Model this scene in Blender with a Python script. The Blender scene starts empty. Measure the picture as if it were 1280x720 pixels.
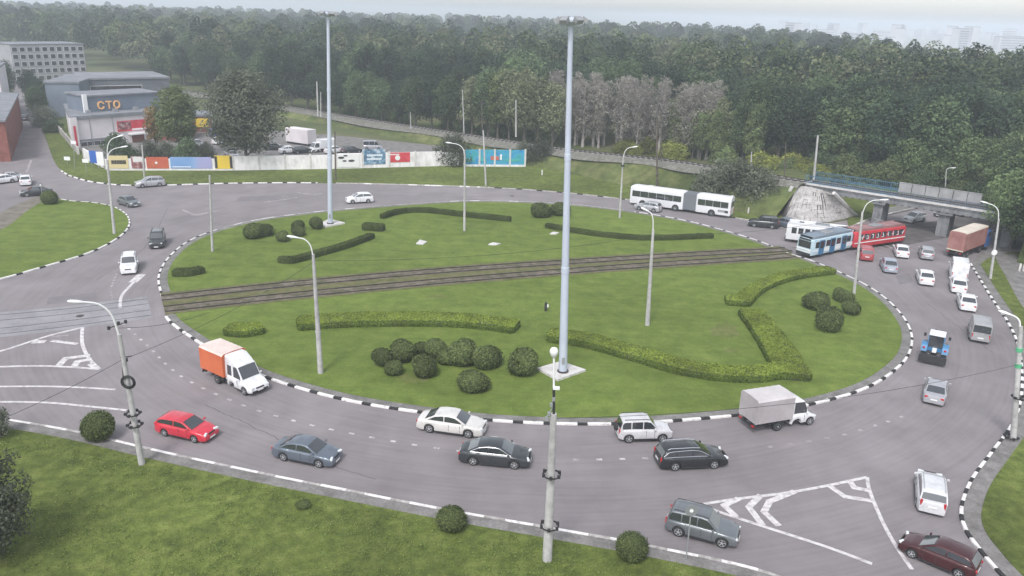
import bpy, bmesh, math, random
import numpy as np
from mathutils import Vector, Matrix
from math import radians as R, sin, cos, pi, sqrt, atan2
random.seed(7)
SC = bpy.context.scene
COL = SC.collection
# ------------------------------------------------------------------ camera
CAM_H, FPX, PITCH, ROLL = 28.5, 1000.0, R(19), R(-1.8)
cd = bpy.data.cameras.new('camera'); camera = bpy.data.objects.new('camera', cd); COL.objects.link(camera)
cd.sensor_width = 36; cd.lens = 36*FPX/1280; cd.clip_start = .5; cd.clip_end = 20000
FW = Vector((0, cos(PITCH), -sin(PITCH))); UP0 = Vector((0, sin(PITCH), cos(PITCH))); RT0 = Vector((1, 0, 0))
RT = RT0*cos(ROLL) - UP0*sin(ROLL); UP = UP0*cos(ROLL) + RT0*sin(ROLL)
camera.matrix_world = Matrix(((RT.x, UP.x, -FW.x, 0), (RT.y, UP.y, -FW.y, 0), (RT.z, UP.z, -FW.z, CAM_H), (0, 0, 0, 1)))
SC.camera = camera
# ------------------------------------------------------------------ light
SUN_EL, SUN_AZ = R(52), R(200)          # azimuth clockwise from +Y
w = bpy.data.worlds.new('World'); SC.world = w; w.use_nodes = True
nt = w.node_tree; nt.nodes.clear()
sky = nt.nodes.new('ShaderNodeTexSky'); sky.sky_type = 'NISHITA'; sky.sun_disc = False
sky.sun_elevation = SUN_EL; sky.sun_rotation = SUN_AZ; sky.air_density = 1.2; sky.dust_density = 1.5; sky.ozone_density = 1.5
hs = nt.nodes.new('ShaderNodeHueSaturation'); hs.inputs['Saturation'].default_value = .28
bg = nt.nodes.new('ShaderNodeBackground'); bg.inputs['Strength'].default_value = .15
wo = nt.nodes.new('ShaderNodeOutputWorld')
nt.links.new(sky.outputs[0], hs.inputs['Color']); nt.links.new(hs.outputs[0], bg.inputs[0]); nt.links.new(bg.outputs[0], wo.inputs[0])
sd = bpy.data.lights.new('sun', 'SUN'); sd.energy = 1.45; sd.angle = R(14); sd.color = (1, .97, .93)
so = bpy.data.objects.new('sun', sd); COL.objects.link(so)
sdir = Vector((sin(SUN_AZ)*cos(SUN_EL), cos(SUN_AZ)*cos(SUN_EL), sin(SUN_EL)))
so.rotation_euler = sdir.to_track_quat('Z', 'Y').to_euler()
vs = SC.view_settings; vs.view_transform = 'Standard'; vs.look = 'None'; vs.gamma = 1; vs.exposure = .70
SC.render.engine = 'CYCLES'; SC.cycles.max_bounces = 6; SC.cycles.volume_bounces = 1; SC.cycles.transparent_max_bounces = 8

# ------------------------------------------------------------------ helpers
def ray(px, py): return FW + RT*((px-640)/FPX) - UP*((py-360)/FPX)
def P(px, py, z=0.0):
    "point of the plane at height z seen at photo pixel px,py"
    d = ray(px, py); t = (CAM_H-z)/-d.z
    return Vector((d.x*t, d.y*t, z))
def T(px, py, b):
    "point seen at px,py in the upright plane through b that faces the viewpoint"
    d = ray(px, py); n = Vector((b.x, b.y, 0)).normalized()
    t = n.dot(Vector((b.x, b.y, 0)))/n.dot(d)
    return Vector((d.x*t, d.y*t, CAM_H+d.z*t))
def pix(p):
    v = Vector(p)-Vector((0, 0, CAM_H)); dz = v.dot(FW)
    return 640+FPX*v.dot(RT)/dz, 360-FPX*v.dot(UP)/dz

class MB:
    def __init__(s): s.v = []; s.f = []; s.m = []
    def add(s, vs, fs, m=0, M=None):
        o = len(s.v)
        for a in vs: s.v.append(tuple(M @ Vector(a)) if M is not None else tuple(a))
        for a in fs: s.f.append([i+o for i in a]); s.m.append(m)
        return s
    def box(s, c, d, m=0, M=None):
        x, y, z = c; a, b, e = d[0]/2, d[1]/2, d[2]/2
        vs = [(x+i*a, y+j*b, z+k*e) for k in (-1, 1) for j in (-1, 1) for i in (-1, 1)]
        return s.add(vs, [(0, 2, 3, 1), (4, 5, 7, 6), (0, 1, 5, 4), (2, 6, 7, 3), (0, 4, 6, 2), (1, 3, 7, 5)], m, M)
    def prism(s, poly, z0, z1, m=0, M=None, sheet=False):
        n = len(poly)
        if sheet: return s.add([(p[0], p[1], z1) for p in poly], [list(range(n))], m, M)
        vs = [(p[0], p[1], z0) for p in poly]+[(p[0], p[1], z1) for p in poly]
        fs = [list(range(n))[::-1], [n+i for i in range(n)]]+[(i, (i+1) % n, n+(i+1) % n, n+i) for i in range(n)]
        return s.add(vs, fs, m, M)
    def tube(s, pts, rad, n=10, m=0, M=None, cap=True):
        pts = [Vector(p) for p in pts]
        if not hasattr(rad, '__len__'): rad = [rad]*len(pts)
        vs = []; fs = []
        a0 = None
        for i, p in enumerate(pts):
            d = (pts[min(i+1, len(pts)-1)]-pts[max(i-1, 0)]).normalized()
            if a0 is None:
                h = Vector((0, 0, 1)) if abs(d.z) < .9 else Vector((1, 0, 0)); a0 = d.cross(h).normalized()
            a = (a0-d*a0.dot(d)).normalized(); a0 = a; b = d.cross(a)
            for k in range(n):
                t = 2*pi*k/n; vs.append(p+(a*cos(t)+b*sin(t))*rad[i])
        for i in range(len(pts)-1):
            for k in range(n): fs.append((i*n+k, i*n+(k+1) % n, (i+1)*n+(k+1) % n, (i+1)*n+k))
        if cap: fs.append(list(range(n))[::-1]); fs.append([(len(pts)-1)*n+k for k in range(n)])
        return s.add(vs, fs, m, M)
    def lathe(s, prof, n=16, m=0, M=None, axis='Z'):
        vs = []; fs = []
        for r_, h in prof:
            for k in range(n):
                t = 2*pi*k/n
                vs.append((r_*cos(t), r_*sin(t), h) if axis == 'Z' else (r_*cos(t), h, r_*sin(t)))
        for i in range(len(prof)-1):
            for k in range(n): fs.append((i*n+k, i*n+(k+1) % n, (i+1)*n+(k+1) % n, (i+1)*n+k))
        fs.append(list(range(n))[::-1]); fs.append([(len(prof)-1)*n+k for k in range(n)])
        return s.add(vs, fs, m, M)
    def grid(s, rows, m=0, M=None, close=False):
        n = len(rows[0]); vs = [p for r_ in rows for p in r_]; fs = []
        for i in range(len(rows)-1):
            for k in range(n if close else n-1): fs.append((i*n+k, i*n+(k+1) % n, (i+1)*n+(k+1) % n, (i+1)*n+k))
        return s.add(vs, fs, m, M)
    def loft(s, rings, m=0, M=None):
        s.grid(rings, m, M, True); n = len(rings[0])
        o = len(s.v)-n*len(rings)
        s.f.append([o+k for k in range(n)][::-1]); s.m.append(m)
        s.f.append([o+(len(rings)-1)*n+k for k in range(n)]); s.m.append(m)
        return s
    def build(s, name, mats, parent=None, smooth=0, bevel=0, loc=None):
        me = bpy.data.meshes.new(name); me.from_pydata(s.v, [], s.f)
        if not isinstance(mats, (list, tuple)): mats = [mats]
        for m_ in mats: me.materials.append(m_)
        me.polygons.foreach_set('material_index', s.m)
        bm = bmesh.new(); bm.from_mesh(me); bmesh.ops.recalc_face_normals(bm, faces=bm.faces[:]); bm.to_mesh(me); bm.free()
        if smooth:
            me.polygons.foreach_set('use_smooth', [True]*len(me.polygons)); me.set_sharp_from_angle(angle=R(smooth))
        o = bpy.data.objects.new(name, me); COL.objects.link(o)
        if parent is not None: o.parent = parent
        if loc is not None: o.location = loc
        if bevel:
            b = o.modifiers.new('bevel', 'BEVEL'); b.width = bevel; b.segments = 2; b.limit_method = 'ANGLE'; b.angle_limit = R(40)
        return o
def mesh_np(name, verts, quads, mats):
    "fast mesh of quads from numpy arrays"
    me = bpy.data.meshes.new(name); nv = len(verts); nq = len(quads)
    me.vertices.add(nv); me.vertices.foreach_set('co', np.asarray(verts, dtype=np.float32).ravel())
    me.loops.add(nq*4); me.loops.foreach_set('vertex_index', np.asarray(quads, dtype=np.int32).ravel())
    me.polygons.add(nq); me.polygons.foreach_set('loop_start', np.arange(nq, dtype=np.int32)*4)
    me.update(calc_edges=True)
    for m_ in mats: me.materials.append(m_)
    return me
def tag(o, label=None, cat=None, group=None, kind=None):
    if label: o['label'] = label
    if cat: o['category'] = cat
    if group: o['group'] = group
    if kind: o['kind'] = kind
    return o
def empty(name, loc=(0, 0, 0), rz=0):
    o = bpy.data.objects.new(name, None); COL.objects.link(o); o.location = loc; o.rotation_euler = (0, 0, rz); o.empty_display_size = .3
    return o
def obj(name, me, parent=None, loc=(0, 0, 0)):
    o = bpy.data.objects.new(name, me); COL.objects.link(o); o.location = loc
    if parent is not None: o.parent = parent
    return o
def dup(root, loc, rz, scale=1, label=None, group=None):
    def cp(o, par):
        c = o.copy(); COL.objects.link(c)
        if par is not None: c.parent = par
        for ch in kids.get(o.name, []): cp(ch, c)
        return c
    kids = {}
    def walk(o):
        ks = list(o.children); kids[o.name] = ks
        for k in ks: walk(k)
    walk(root)
    r_ = cp(root, None); r_.location = loc; r_.rotation_euler = (0, 0, rz); r_.scale = (scale, scale, scale) if not hasattr(scale, '__len__') else scale
    if label: r_['label'] = label
    if group: r_['group'] = group
    return r_
def spline(pts, per=8, closed=False):
    "Catmull-Rom through 2-D/3-D points"
    pts = [Vector(p) for p in pts]; n = len(pts); out = []
    rng = range(n if closed else n-1)
    for i in rng:
        if closed: a, b, c, d = pts[(i-1) % n], pts[i], pts[(i+1) % n], pts[(i+2) % n]
        else: a, b, c, d = pts[max(i-1, 0)], pts[i], pts[i+1], pts[min(i+2, n-1)]
        for k in range(per):
            t = k/per
            out.append(.5*((2*b)+(c-a)*t+(2*a-5*b+4*c-d)*t*t+(3*b-3*c+d-a)*t**3))
    if not closed: out.append(pts[-1])
    return out
def resample(pts, step):
    pts = [Vector(p) for p in pts]; L = [0]
    for a, b in zip(pts, pts[1:]): L.append(L[-1]+(b-a).length)
    n = max(1, int(round(L[-1]/step))); out = []; j = 0
    for i in range(n+1):
        s = L[-1]*i/n
        while j < len(L)-2 and L[j+1] < s: j += 1
        t = (s-L[j])/max(1e-9, L[j+1]-L[j]); out.append(pts[j].lerp(pts[j+1], min(1, t)))
    return out
def offset(pts, d):
    out = []
    for i, p in enumerate(pts):
        t = (pts[min(i+1, len(pts)-1)]-pts[max(i-1, 0)]); t.z = 0; t.normalize()
        out.append(p+Vector((-t.y, t.x, 0))*d)
    return out
def PP(lst, z=0): return [P(a, b, z) for a, b in lst]

# ------------------------------------------------------------------ materials
def mat(name, col, rough=.6, metal=0, coat=0, emis=None, spec=.5):
    m = bpy.data.materials.new(name); m.use_nodes = True; b = m.node_tree.nodes['Principled BSDF']
    b.inputs['Base Color'].default_value = (*col, 1); b.inputs['Roughness'].default_value = rough; b.inputs['Metallic'].default_value = metal
    b.inputs['Coat Weight'].default_value = coat; b.inputs['Specular IOR Level'].default_value = spec
    return m
def noisy(name, cols, scale=1.0, rough=.9, detail=6, pos=(.35, .65), bump=0, bscale=None, spec=.3, metal=0, extra=None, squash=None):
    "noise driven colour ramp; extra = (cols2, scale2, strength) multiplies a second layer"
    m = mat(name, cols[0], rough, metal, spec=spec); t = m.node_tree; b = t.nodes['Principled BSDF']
    g = t.nodes.new('ShaderNodeNewGeometry') if squash is None else t.nodes.new('ShaderNodeNewGeometry')
    src = g.outputs['Position']
    if squash:
        mp = t.nodes.new('ShaderNodeMapping'); mp.inputs['Scale'].default_value = squash; t.links.new(src, mp.inputs['Vector']); src = mp.outputs[0]
    n = t.nodes.new('ShaderNodeTexNoise'); n.inputs['Scale'].default_value = scale; n.inputs['Detail'].default_value = detail; n.inputs['Roughness'].default_value = .6
    t.links.new(src, n.inputs['Vector'])
    r_ = t.nodes.new('ShaderNodeValToRGB'); e = r_.color_ramp.elements
    e[0].position, e[1].position = pos; e[0].color = (*cols[0], 1); e[1].color = (*cols[-1], 1)
    for i, c in enumerate(cols[1:-1]):
        q = e.new(pos[0]+(pos[1]-pos[0])*(i+1)/(len(cols)-1)); q.color = (*c, 1)
    t.links.new(n.outputs[0], r_.inputs[0]); out = r_.outputs[0]
    if extra:
        for (lo, hi, sc, sq) in extra:
            s2 = g.outputs['Position']
            if sq:
                mp = t.nodes.new('ShaderNodeMapping'); mp.inputs['Scale'].default_value = sq[:3]
                if len(sq) > 3: mp.inputs['Rotation'].default_value = (0, 0, sq[3])
                t.links.new(s2, mp.inputs['Vector']); s2 = mp.outputs[0]
            n2 = t.nodes.new('ShaderNodeTexNoise'); n2.inputs['Scale'].default_value = sc; n2.inputs['Detail'].default_value = 5; t.links.new(s2, n2.inputs['Vector'])
            mr = t.nodes.new('ShaderNodeMapRange'); mr.inputs[1].default_value = .3; mr.inputs[2].default_value = .7; mr.inputs[3].default_value = lo; mr.inputs[4].default_value = hi
            t.links.new(n2.outputs[0], mr.inputs[0])
            mx = t.nodes.new('ShaderNodeVectorMath'); mx.operation = 'SCALE'; t.links.new(out, mx.inputs[0]); t.links.new(mr.outputs[0], mx.inputs['Scale']); out = mx.outputs[0]
    t.links.new(out, b.inputs['Base Color'])
    if bump:
        bp = t.nodes.new('ShaderNodeBump'); bp.inputs['Strength'].default_value = bump; bp.inputs['Distance'].default_value = .05
        n3 = t.nodes.new('ShaderNodeTexNoise'); n3.inputs['Scale'].default_value = bscale or scale*8; n3.inputs['Detail'].default_value = 4
        t.links.new(g.outputs['Position'], n3.inputs['Vector']); t.links.new(n3.outputs[0], bp.inputs['Height']); t.links.new(bp.outputs[0], b.inputs['Normal'])
    return m
def leafmat(name, dark, light, var=.35, nsc=.35):
    m = mat(name, dark, .75, spec=.25); t = m.node_tree; b = t.nodes['Principled BSDF']
    g = t.nodes.new('ShaderNodeNewGeometry'); oi = t.nodes.new('ShaderNodeObjectInfo')
    r_ = t.nodes.new('ShaderNodeValToRGB'); e = r_.color_ramp.elements; e[0].color = (*dark, 1); e[1].color = (*light, 1)
    t.links.new(g.outputs['Random Per Island'], r_.inputs[0])
    mr = t.nodes.new('ShaderNodeMapRange'); mr.inputs[3].default_value = 1-var; mr.inputs[4].default_value = 1+var
    t.links.new(oi.outputs['Random'], mr.inputs[0])
    n = t.nodes.new('ShaderNodeTexNoise'); n.inputs['Scale'].default_value = nsc; n.inputs['Detail'].default_value = 3; t.links.new(g.outputs['Position'], n.inputs['Vector'])
    m2 = t.nodes.new('ShaderNodeMapRange'); m2.inputs[1].default_value = .3; m2.inputs[2].default_value = .7; m2.inputs[3].default_value = .95; m2.inputs[4].default_value = 1.75
    t.links.new(n.outputs[0], m2.inputs[0])
    mu = t.nodes.new('ShaderNodeMath'); mu.operation = 'MULTIPLY'; t.links.new(mr.outputs[0], mu.inputs[0]); t.links.new(m2.outputs[0], mu.inputs[1])
    mx = t.nodes.new('ShaderNodeVectorMath'); mx.operation = 'SCALE'; t.links.new(r_.outputs[0], mx.inputs[0]); t.links.new(mu.outputs[0], mx.inputs['Scale'])
    t.links.new(mx.outputs[0], b.inputs['Base Color'])
    tr = t.nodes.new('ShaderNodeBsdfTranslucent'); t.links.new(mx.outputs[0], tr.inputs['Color']); ms = t.nodes.new('ShaderNodeMixShader'); ms.inputs[0].default_value = .32
    t.links.new(b.outputs[0], ms.inputs[1]); t.links.new(tr.outputs[0], ms.inputs[2]); t.links.new(ms.outputs[0], t.nodes['Material Output'].inputs['Surface'])
    return m
M = {}
M['grass'] = noisy('grass', [(.092, .130, .028), (.122, .168, .036), (.156, .198, .048)], .5, .95, 10, (.30, .72), .9, 9, .15,
                   extra=[(.88, 1.12, .05, None), (.92, 1.08, 2.2, None), (.92, 1.10, .8, (.15, 1, 1, .3)), (.82, 1.18, 9, None), (.84, 1.16, 24, None)])
M['verge'] = noisy('rough_grass', [(.066, .088, .024), (.104, .134, .032), (.145, .168, .048)], .9, .95, 10, (.3, .7), 1.0, 6, .15,
                   extra=[(.70, 1.25, .09, None), (.8, 1.2, 1.7, None), (.78, 1.22, 8, None), (.78, 1.22, 22, None)])
M['bank'] = noisy('bank_grass', [(.060, .085, .03), (.105, .125, .045), (.16, .165, .075)], .25, .95, 10, (.3, .7), .8, 3, .15,
                  extra=[(.6, 1.3, .06, None), (.75, 1.25, .9, None)])
M['earth'] = noisy('bare_earth', [(.10, .085, .07), (.17, .15, .125), (.22, .2, .17)], .6, .95, 8, (.3, .7), .6, 6)
M['ground'] = noisy('ground', [(.05, .07, .025), (.09, .11, .04), (.15, .14, .08)], .03, .95, 8, (.3, .7))
M['asphalt'] = noisy('asphalt', [(.190, .172, .180), (.220, .199, .208), (.245, .223, .232)], .25, .85, 10, (.3, .7), .25, 30, .35,
                     extra=[(.86, 1.10, .05, None), (.95, 1.04, .45, (1, .12, 1, .15)), (.95, 1.05, 14, None)])
def ring_wear(m, cx, cy, lo=.955, hi=1.02):
    t = m.node_tree; b = t.nodes['Principled BSDF']; src = b.inputs['Base Color'].links[0].from_socket
    g = t.nodes.new('ShaderNodeNewGeometry'); s = t.nodes.new('ShaderNodeVectorMath'); s.operation = 'SUBTRACT'; s.inputs[1].default_value = (cx, cy, 0); t.links.new(g.outputs['Position'], s.inputs[0])
    ln = t.nodes.new('ShaderNodeVectorMath'); ln.operation = 'LENGTH'; t.links.new(s.outputs[0], ln.inputs[0])
    sp = t.nodes.new('ShaderNodeSeparateXYZ'); t.links.new(s.outputs[0], sp.inputs[0]); an = t.nodes.new('ShaderNodeMath'); an.operation = 'ARCTAN2'; t.links.new(sp.outputs[1], an.inputs[0]); t.links.new(sp.outputs[0], an.inputs[1])
    m1 = t.nodes.new('ShaderNodeMath'); m1.operation = 'MULTIPLY'; m1.inputs[1].default_value = 2.2; t.links.new(an.outputs[0], m1.inputs[0])
    cb = t.nodes.new('ShaderNodeCombineXYZ'); t.links.new(ln.outputs['Value'], cb.inputs[0]); t.links.new(m1.outputs[0], cb.inputs[1])
    for sc, l_, h_ in ((.85, lo, hi), (3.2, .93, 1.05)):
        n = t.nodes.new('ShaderNodeTexNoise'); n.inputs['Scale'].default_value = sc; n.inputs['Detail'].default_value = 4; t.links.new(cb.outputs[0], n.inputs['Vector'])
        r_ = t.nodes.new('ShaderNodeMapRange'); r_.inputs[1].default_value = .32; r_.inputs[2].default_value = .62; r_.inputs[3].default_value = l_; r_.inputs[4].default_value = h_; t.links.new(n.outputs[0], r_.inputs[0])
        x = t.nodes.new('ShaderNodeVectorMath'); x.operation = 'SCALE'; t.links.new(src, x.inputs[0]); t.links.new(r_.outputs[0], x.inputs['Scale']); src = x.outputs[0]
    t.links.new(src, b.inputs['Base Color'])
ring_wear(M['asphalt'], 1.5, 88)
M['asphalt2'] = noisy('worn_asphalt', [(.21, .205, .22), (.27, .262, .28), (.32, .31, .33)], .35, .9, 10, (.3, .7), .3, 20, .3, extra=[(.85, 1.12, .06, None), (.9, 1.1, 5, None)])
M['path'] = noisy('pavement', [(.13, .125, .12), (.19, .18, .175), (.25, .24, .235)], .8, .9, 8, (.3, .7), .3, 12, .3, extra=[(.8, 1.15, 6, None)])
M['kwhite'] = noisy('kerb_white_paint', [(.42, .40, .39), (.66, .64, .63), (.76, .74, .73)], 3, .8, 8, (.3, .6))
M['kblack'] = noisy('kerb_black_paint', [(.02, .02, .022), (.045, .043, .045)], 4, .8)
M['kgrey'] = noisy('kerb_concrete', [(.24, .22, .215), (.36, .34, .33), (.45, .43, .42)], 3, .85)
M['mark'] = noisy('road_paint', [(.30, .275, .285), (.50, .475, .48), (.62, .59, .60)], 2.5, .75, 10, (.32, .58))
M['markmid'] = noisy('faded_road_paint', [(.26, .235, .245), (.42, .395, .405), (.55, .52, .53)], 2.2, .8, 10, (.34, .62))
M['markworn'] = noisy('worn_road_paint', [(.235, .21, .22), (.30, .275, .285), (.50, .46, .47)], 2.0, .8, 10, (.38, .66))
M['ballast'] = noisy('ballast', [(.075, .080, .04), (.125, .108, .082), (.195, .168, .14)], .8, .95, 12, (.32, .66), .8, 10, .2, extra=[(.7, 1.3, 3, None), (.8, 1.2, 12, None)])
M['railbed'] = noisy('dark_track_bed', [(.075, .068, .066), (.115, .105, .105), (.16, .148, .148)], .5, .95, 10, (.3, .7), .6, 8, .2)
M['bedgrass'] = noisy('track_grass', [(.075, .085, .030), (.120, .120, .05), (.17, .15, .085)], 1.2, .95, 10, (.3, .7), .8, 8)
M['stones'] = noisy('rail_ballast', [(.10, .105, .08), (.16, .155, .135), (.23, .22, .20)], 1.5, .95, 10, (.3, .7), .7, 6)
M['rail'] = noisy('rail_steel', [(.05, .042, .04), (.10, .085, .08)], 2, .5, metal=.5)
M['concrete'] = noisy('concrete', [(.30, .29, .285), (.40, .385, .38), (.48, .465, .46)], 1.2, .85, 8, (.3, .7), .3, 12)
M['conc_pole'] = noisy('pole_concrete', [(.33, .325, .325), (.43, .42, .42), (.50, .49, .49)], 2.5, .85, 8, (.3, .7), extra=[(.8, 1.15, 1.2, (1, 1, .2))])
M['slab'] = noisy('slab_concrete', [(.42, .40, .39), (.56, .54, .53), (.64, .62, .61)], 1.5, .85, 8, (.3, .7), .3, 12)
M['galv'] = noisy('mast_steel', [(.42, .46, .55), (.50, .54, .63)], .6, .5, 5, (.3, .7), spec=.5)
M['white_metal'] = mat('white_metal', (.72, .72, .73), .4); M['grey_metal'] = mat('grey_metal', (.32, .33, .35), .45, .3)
M['black_rub'] = mat('black_rubber', (.022, .022, .024), .75); M['tyre'] = mat('tyre_rubber', (.028, .028, .030), .85)
M['rim'] = mat('alloy_rim', (.52, .53, .55), .35, .5); M['steelrim'] = mat('steel_rim', (.62, .62, .60), .5)
M['glass'] = mat('vehicle_glass', (.035, .04, .047), .07, 0, 1.0, spec=1)
M['lens'] = mat('headlight_lens', (.75, .78, .8), .12, .2, .5); M['red_lens'] = mat('red_lens', (.45, .02, .025), .2, 0, .5)
M['orange_lens'] = mat('orange_lens', (.8, .25, .03), .2, 0, .5)
M['plate'] = mat('plate_white', (.75, .75, .75), .5); M['trim'] = mat('black_trim', (.03, .03, .033), .55); M['chrome'] = mat('chrome', (.7, .7, .72), .2, .9)
M['bark'] = noisy('bark', [(.06, .05, .04), (.11, .095, .08), (.15, .135, .12)], 3, .95, 8)
M['pale_bark'] = noisy('pale_bark', [(.22, .19, .18), (.40, .37, .36)], 2.5, .9, 8)
LEAF = {
 'dark': leafmat('dark_foliage', (.022, .040, .026), (.056, .084, .048), .3, .16),
 'mid': leafmat('mid_foliage', (.048, .078, .042), (.105, .145, .070), .3, .16),
 'light': leafmat('light_foliage', (.092, .128, .056), (.180, .215, .095), .25, .2),
 'fresh': leafmat('fresh_foliage', (.080, .122, .056), (.170, .220, .100), .22, .2),
 'top': leafmat('hedge_lit_top', (.130, .175, .028), (.215, .265, .048), .05),  # light from above put into the leaf colour of hedge tops
 'yellow': leafmat('yellow_green_foliage', (.105, .130, .030), (.235, .245, .065)),
 'olive': leafmat('olive_foliage', (.105, .122, .070), (.200, .215, .125), .25, .2),
 'mauve': leafmat('bare_twigs', (.160, .150, .132), (.285, .268, .240), .22),
 'grey': leafmat('grey_green_foliage', (.055, .064, .047), (.120, .130, .092)),
 'autumn': leafmat('autumn_foliage', (.12, .085, .035), (.26, .18, .075)),
 'shrub': leafmat('clipped_shrub', (.045, .064, .025), (.140, .170, .060), .2),
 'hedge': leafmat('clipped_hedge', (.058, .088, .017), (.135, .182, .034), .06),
 'hedgeold': leafmat('dark_hedge', (.034, .048, .015), (.085, .108, .030), .06),
 'weed': leafmat('lawn_weeds', (.07, .11, .03), (.20, .24, .07), .1)}
M['twigs'] = mat('hedge_twigs', (.050, .065, .022), .95)
def paint(name, col, rough=.3, metal=0):
    m = noisy(name, [tuple(c*.80 for c in col), col, tuple(min(.9, c*1.06) for c in col)], 1.3, rough, 6, (.3, .62), metal=metal, spec=.5, extra=[(.92, 1.04, 7, None)])
    m.node_tree.nodes['Principled BSDF'].inputs['Coat Weight'].default_value = .5; return m
# ================================================================== SETTING
def struct(name, mb, m, smooth=0):
    return tag(mb.build(name, m, smooth=smooth), kind='structure')
# ground out to the horizon
g = MB(); S = 9000
g.add([(-S, -300, -.03), (S, -300, -.03), (S, S, -.03), (-S, S, -.03)], [(0, 1, 2, 3)]); struct('ground', g, M['ground'])
# asphalt of the roundabout and of the roads that meet there
road = PP([(-400, 760), (-400, 330), (-260, 240), (-60, 195)])+[P(22, 180), P(26, 160), P(24, 140), P(20, 125), P(14, 105), P(30, 100), P(44, 135), P(56, 172), P(84, 221)]
road = road+[P(300, 226), P(600, 232), P(790, 246), P(935, 268), P(1010, 284), P(1100, 268), P(1180, 251), P(1330, 225), P(1420, 260), P(1330, 420), P(1330, 560), P(1260, 900)]
road = [Vector((p.x, p.y, 0)) for p in road]+[Vector((10, 18, 0)), Vector((-30, 18, 0))]
struct('road', MB().prism(road, 0, .0, sheet=True), M['asphalt'])

def kerb(pts, style, out=1, hgt=.15, wd=.22, name='kerb', lw=1.5, lb=.75):
    "painted kerb stones along a line; out = side (left +1) on which the stone lies"
    pts = resample(pts, .25); mb = MB(); L = 0
    a = pts; b = offset(pts, out*wd)
    i = 0; ci = 0; rnd = random.Random(len(pts))
    while i < len(pts)-1:
        if style == 'wb': c = 0 if ci % 2 == 0 else 1; ln = lw if c == 0 else lb
        elif style == 'wg': c = 0 if ci % 2 == 0 else 2; ln = lw if c == 0 else lb
        elif style == 'pale': c = 2 if rnd.random() < .75 else 0; ln = lw
        else: c = 2 if ci % 2 == 0 else 1; ln = lw if c == 2 else lb
        n = max(1, int(round(ln*rnd.uniform(.9, 1.1)/.25))); j = min(len(pts)-1, i+n); dz = rnd.uniform(-.012, .012)
        rows = []
        for k in range(i, j+1):
            A, B = a[k], b[k]
            if k == j and j < len(pts)-1: A = a[k].lerp(a[k-1], .06); B = b[k].lerp(b[k-1], .06)
            rows.append([(A.x, A.y, -.02), (A.x, A.y, hgt-.03+dz), (A.x+(B.x-A.x)*.15, A.y+(B.y-A.y)*.15, hgt+dz), (B.x, B.y, hgt+dz), (B.x, B.y, -.02)])
        mb.loft(rows, c); i = j; ci += 1
    return struct(name, mb, [M['kwhite'], M['kblack'], M['kgrey']])
def centroid(pts):
    return sum(pts, Vector((0, 0, 0)))/len(pts)
def lawn(name, pts, z=.12, m='grass', mats=None):
    return struct(name, MB().prism([(p.x, p.y) for p in pts], -.02, z), mats or M[m])

# ---- central island
isl_px = [(206, 397), (238, 423), (288, 453), (340, 476), (420, 499), (500, 513.5), (600, 526), (700, 531.5), (800, 530.5), (920, 521), (1010, 508), (1080, 488), (1120, 464), (1139, 440), (1139, 413), (1120, 385),
          (1090, 361), (1050, 341), (1012, 325.5), (985, 317), (940, 299), (860, 277), (780, 263.5), (700, 255), (600, 251.5), (520, 255), (420, 263), (330, 274), (270, 288), (232, 304), (207, 326), (197, 348), (201, 371)]
isl = PP(isl_px)
isl_s = spline(isl, 6, True)
cw = sum(a.x*b.y-b.x*a.y for a, b in zip(isl, isl[1:])) > 0      # counter-clockwise seen from above
side = 1 if cw else -1
n_near = 16*6
ring = isl_s+[isl_s[0]]
lawn('lawn', offset(ring, side*1.0)[:-1], .125)
struct('kerb_path', MB().prism([(p.x, p.y) for p in offset(ring, side*.2)[:-1]], -.02, .105), M['path'])
near = isl_s[:17*6+1]; far = isl_s[17*6:32*6+1]
kerb(near, 'wb', side, lw=1.55, lb=.75); kerb(far[:5*6], 'wb', side, lw=1.5, lb=.6)
kerb(far[5*6:11*6], 'pale', side, lw=1.6); kerb(far[11*6:], 'wb', side, lw=1.4, lb=.8)

# ---- left island (tip of the splitter)
li_px = [(-60, 362), (0, 350), (60, 333), (112, 317), (146, 300), (162, 284), (160, 270), (143, 259), (118, 254), (92, 252), (62, 249), (36, 262), (0, 288), (-60, 305)]
li = spline(PP(li_px), 6, True); ll = li+[li[0]]
sd_ = 1 if sum(a.x*b.y-b.x*a.y for a, b in zip(li, li[1:])) > 0 else -1
lawn('lawn_left', offset(ll, sd_*.2)[:-1], .125)
kerb(li[:5*6+1], 'wb', sd_, lw=1.9, lb=.8); kerb(li[5*6:10*6+1], 'wb', sd_, lw=1.2, lb=.6)
struct('dirt_track', MB().prism([(p.x, p.y) for p in spline(PP([(-60, 330), (-10, 296), (30, 272), (66, 250), (54, 244), (20, 256), (-20, 276), (-80, 300)]), 5, True)], 0, .006, sheet=True), M['earth'])

# ---- near verge along the lower left
nv_px = [(-120, 505), (0, 523), (100, 540.5), (200, 564), (330, 592), (450, 616), (560, 637.5), (700, 662), (830, 686), (960, 716), (1060, 760)]
nv = spline(PP(nv_px), 8)
kerb(nv, 'wg', -1, hgt=.13, lw=1.85, lb=1.25, wd=.25)
a = offset(nv, -.2); b = offset(nv, -1.15)
low = [Vector((12, 20, 0)), Vector((-60, 20, 0))]
struct('kerb_path_near', MB().prism([(p.x, p.y) for p in a]+[(p.x, p.y) for p in low], -.02, .10), M['path'])
lawn('verge_near', b+low, .118, 'verge')

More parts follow.
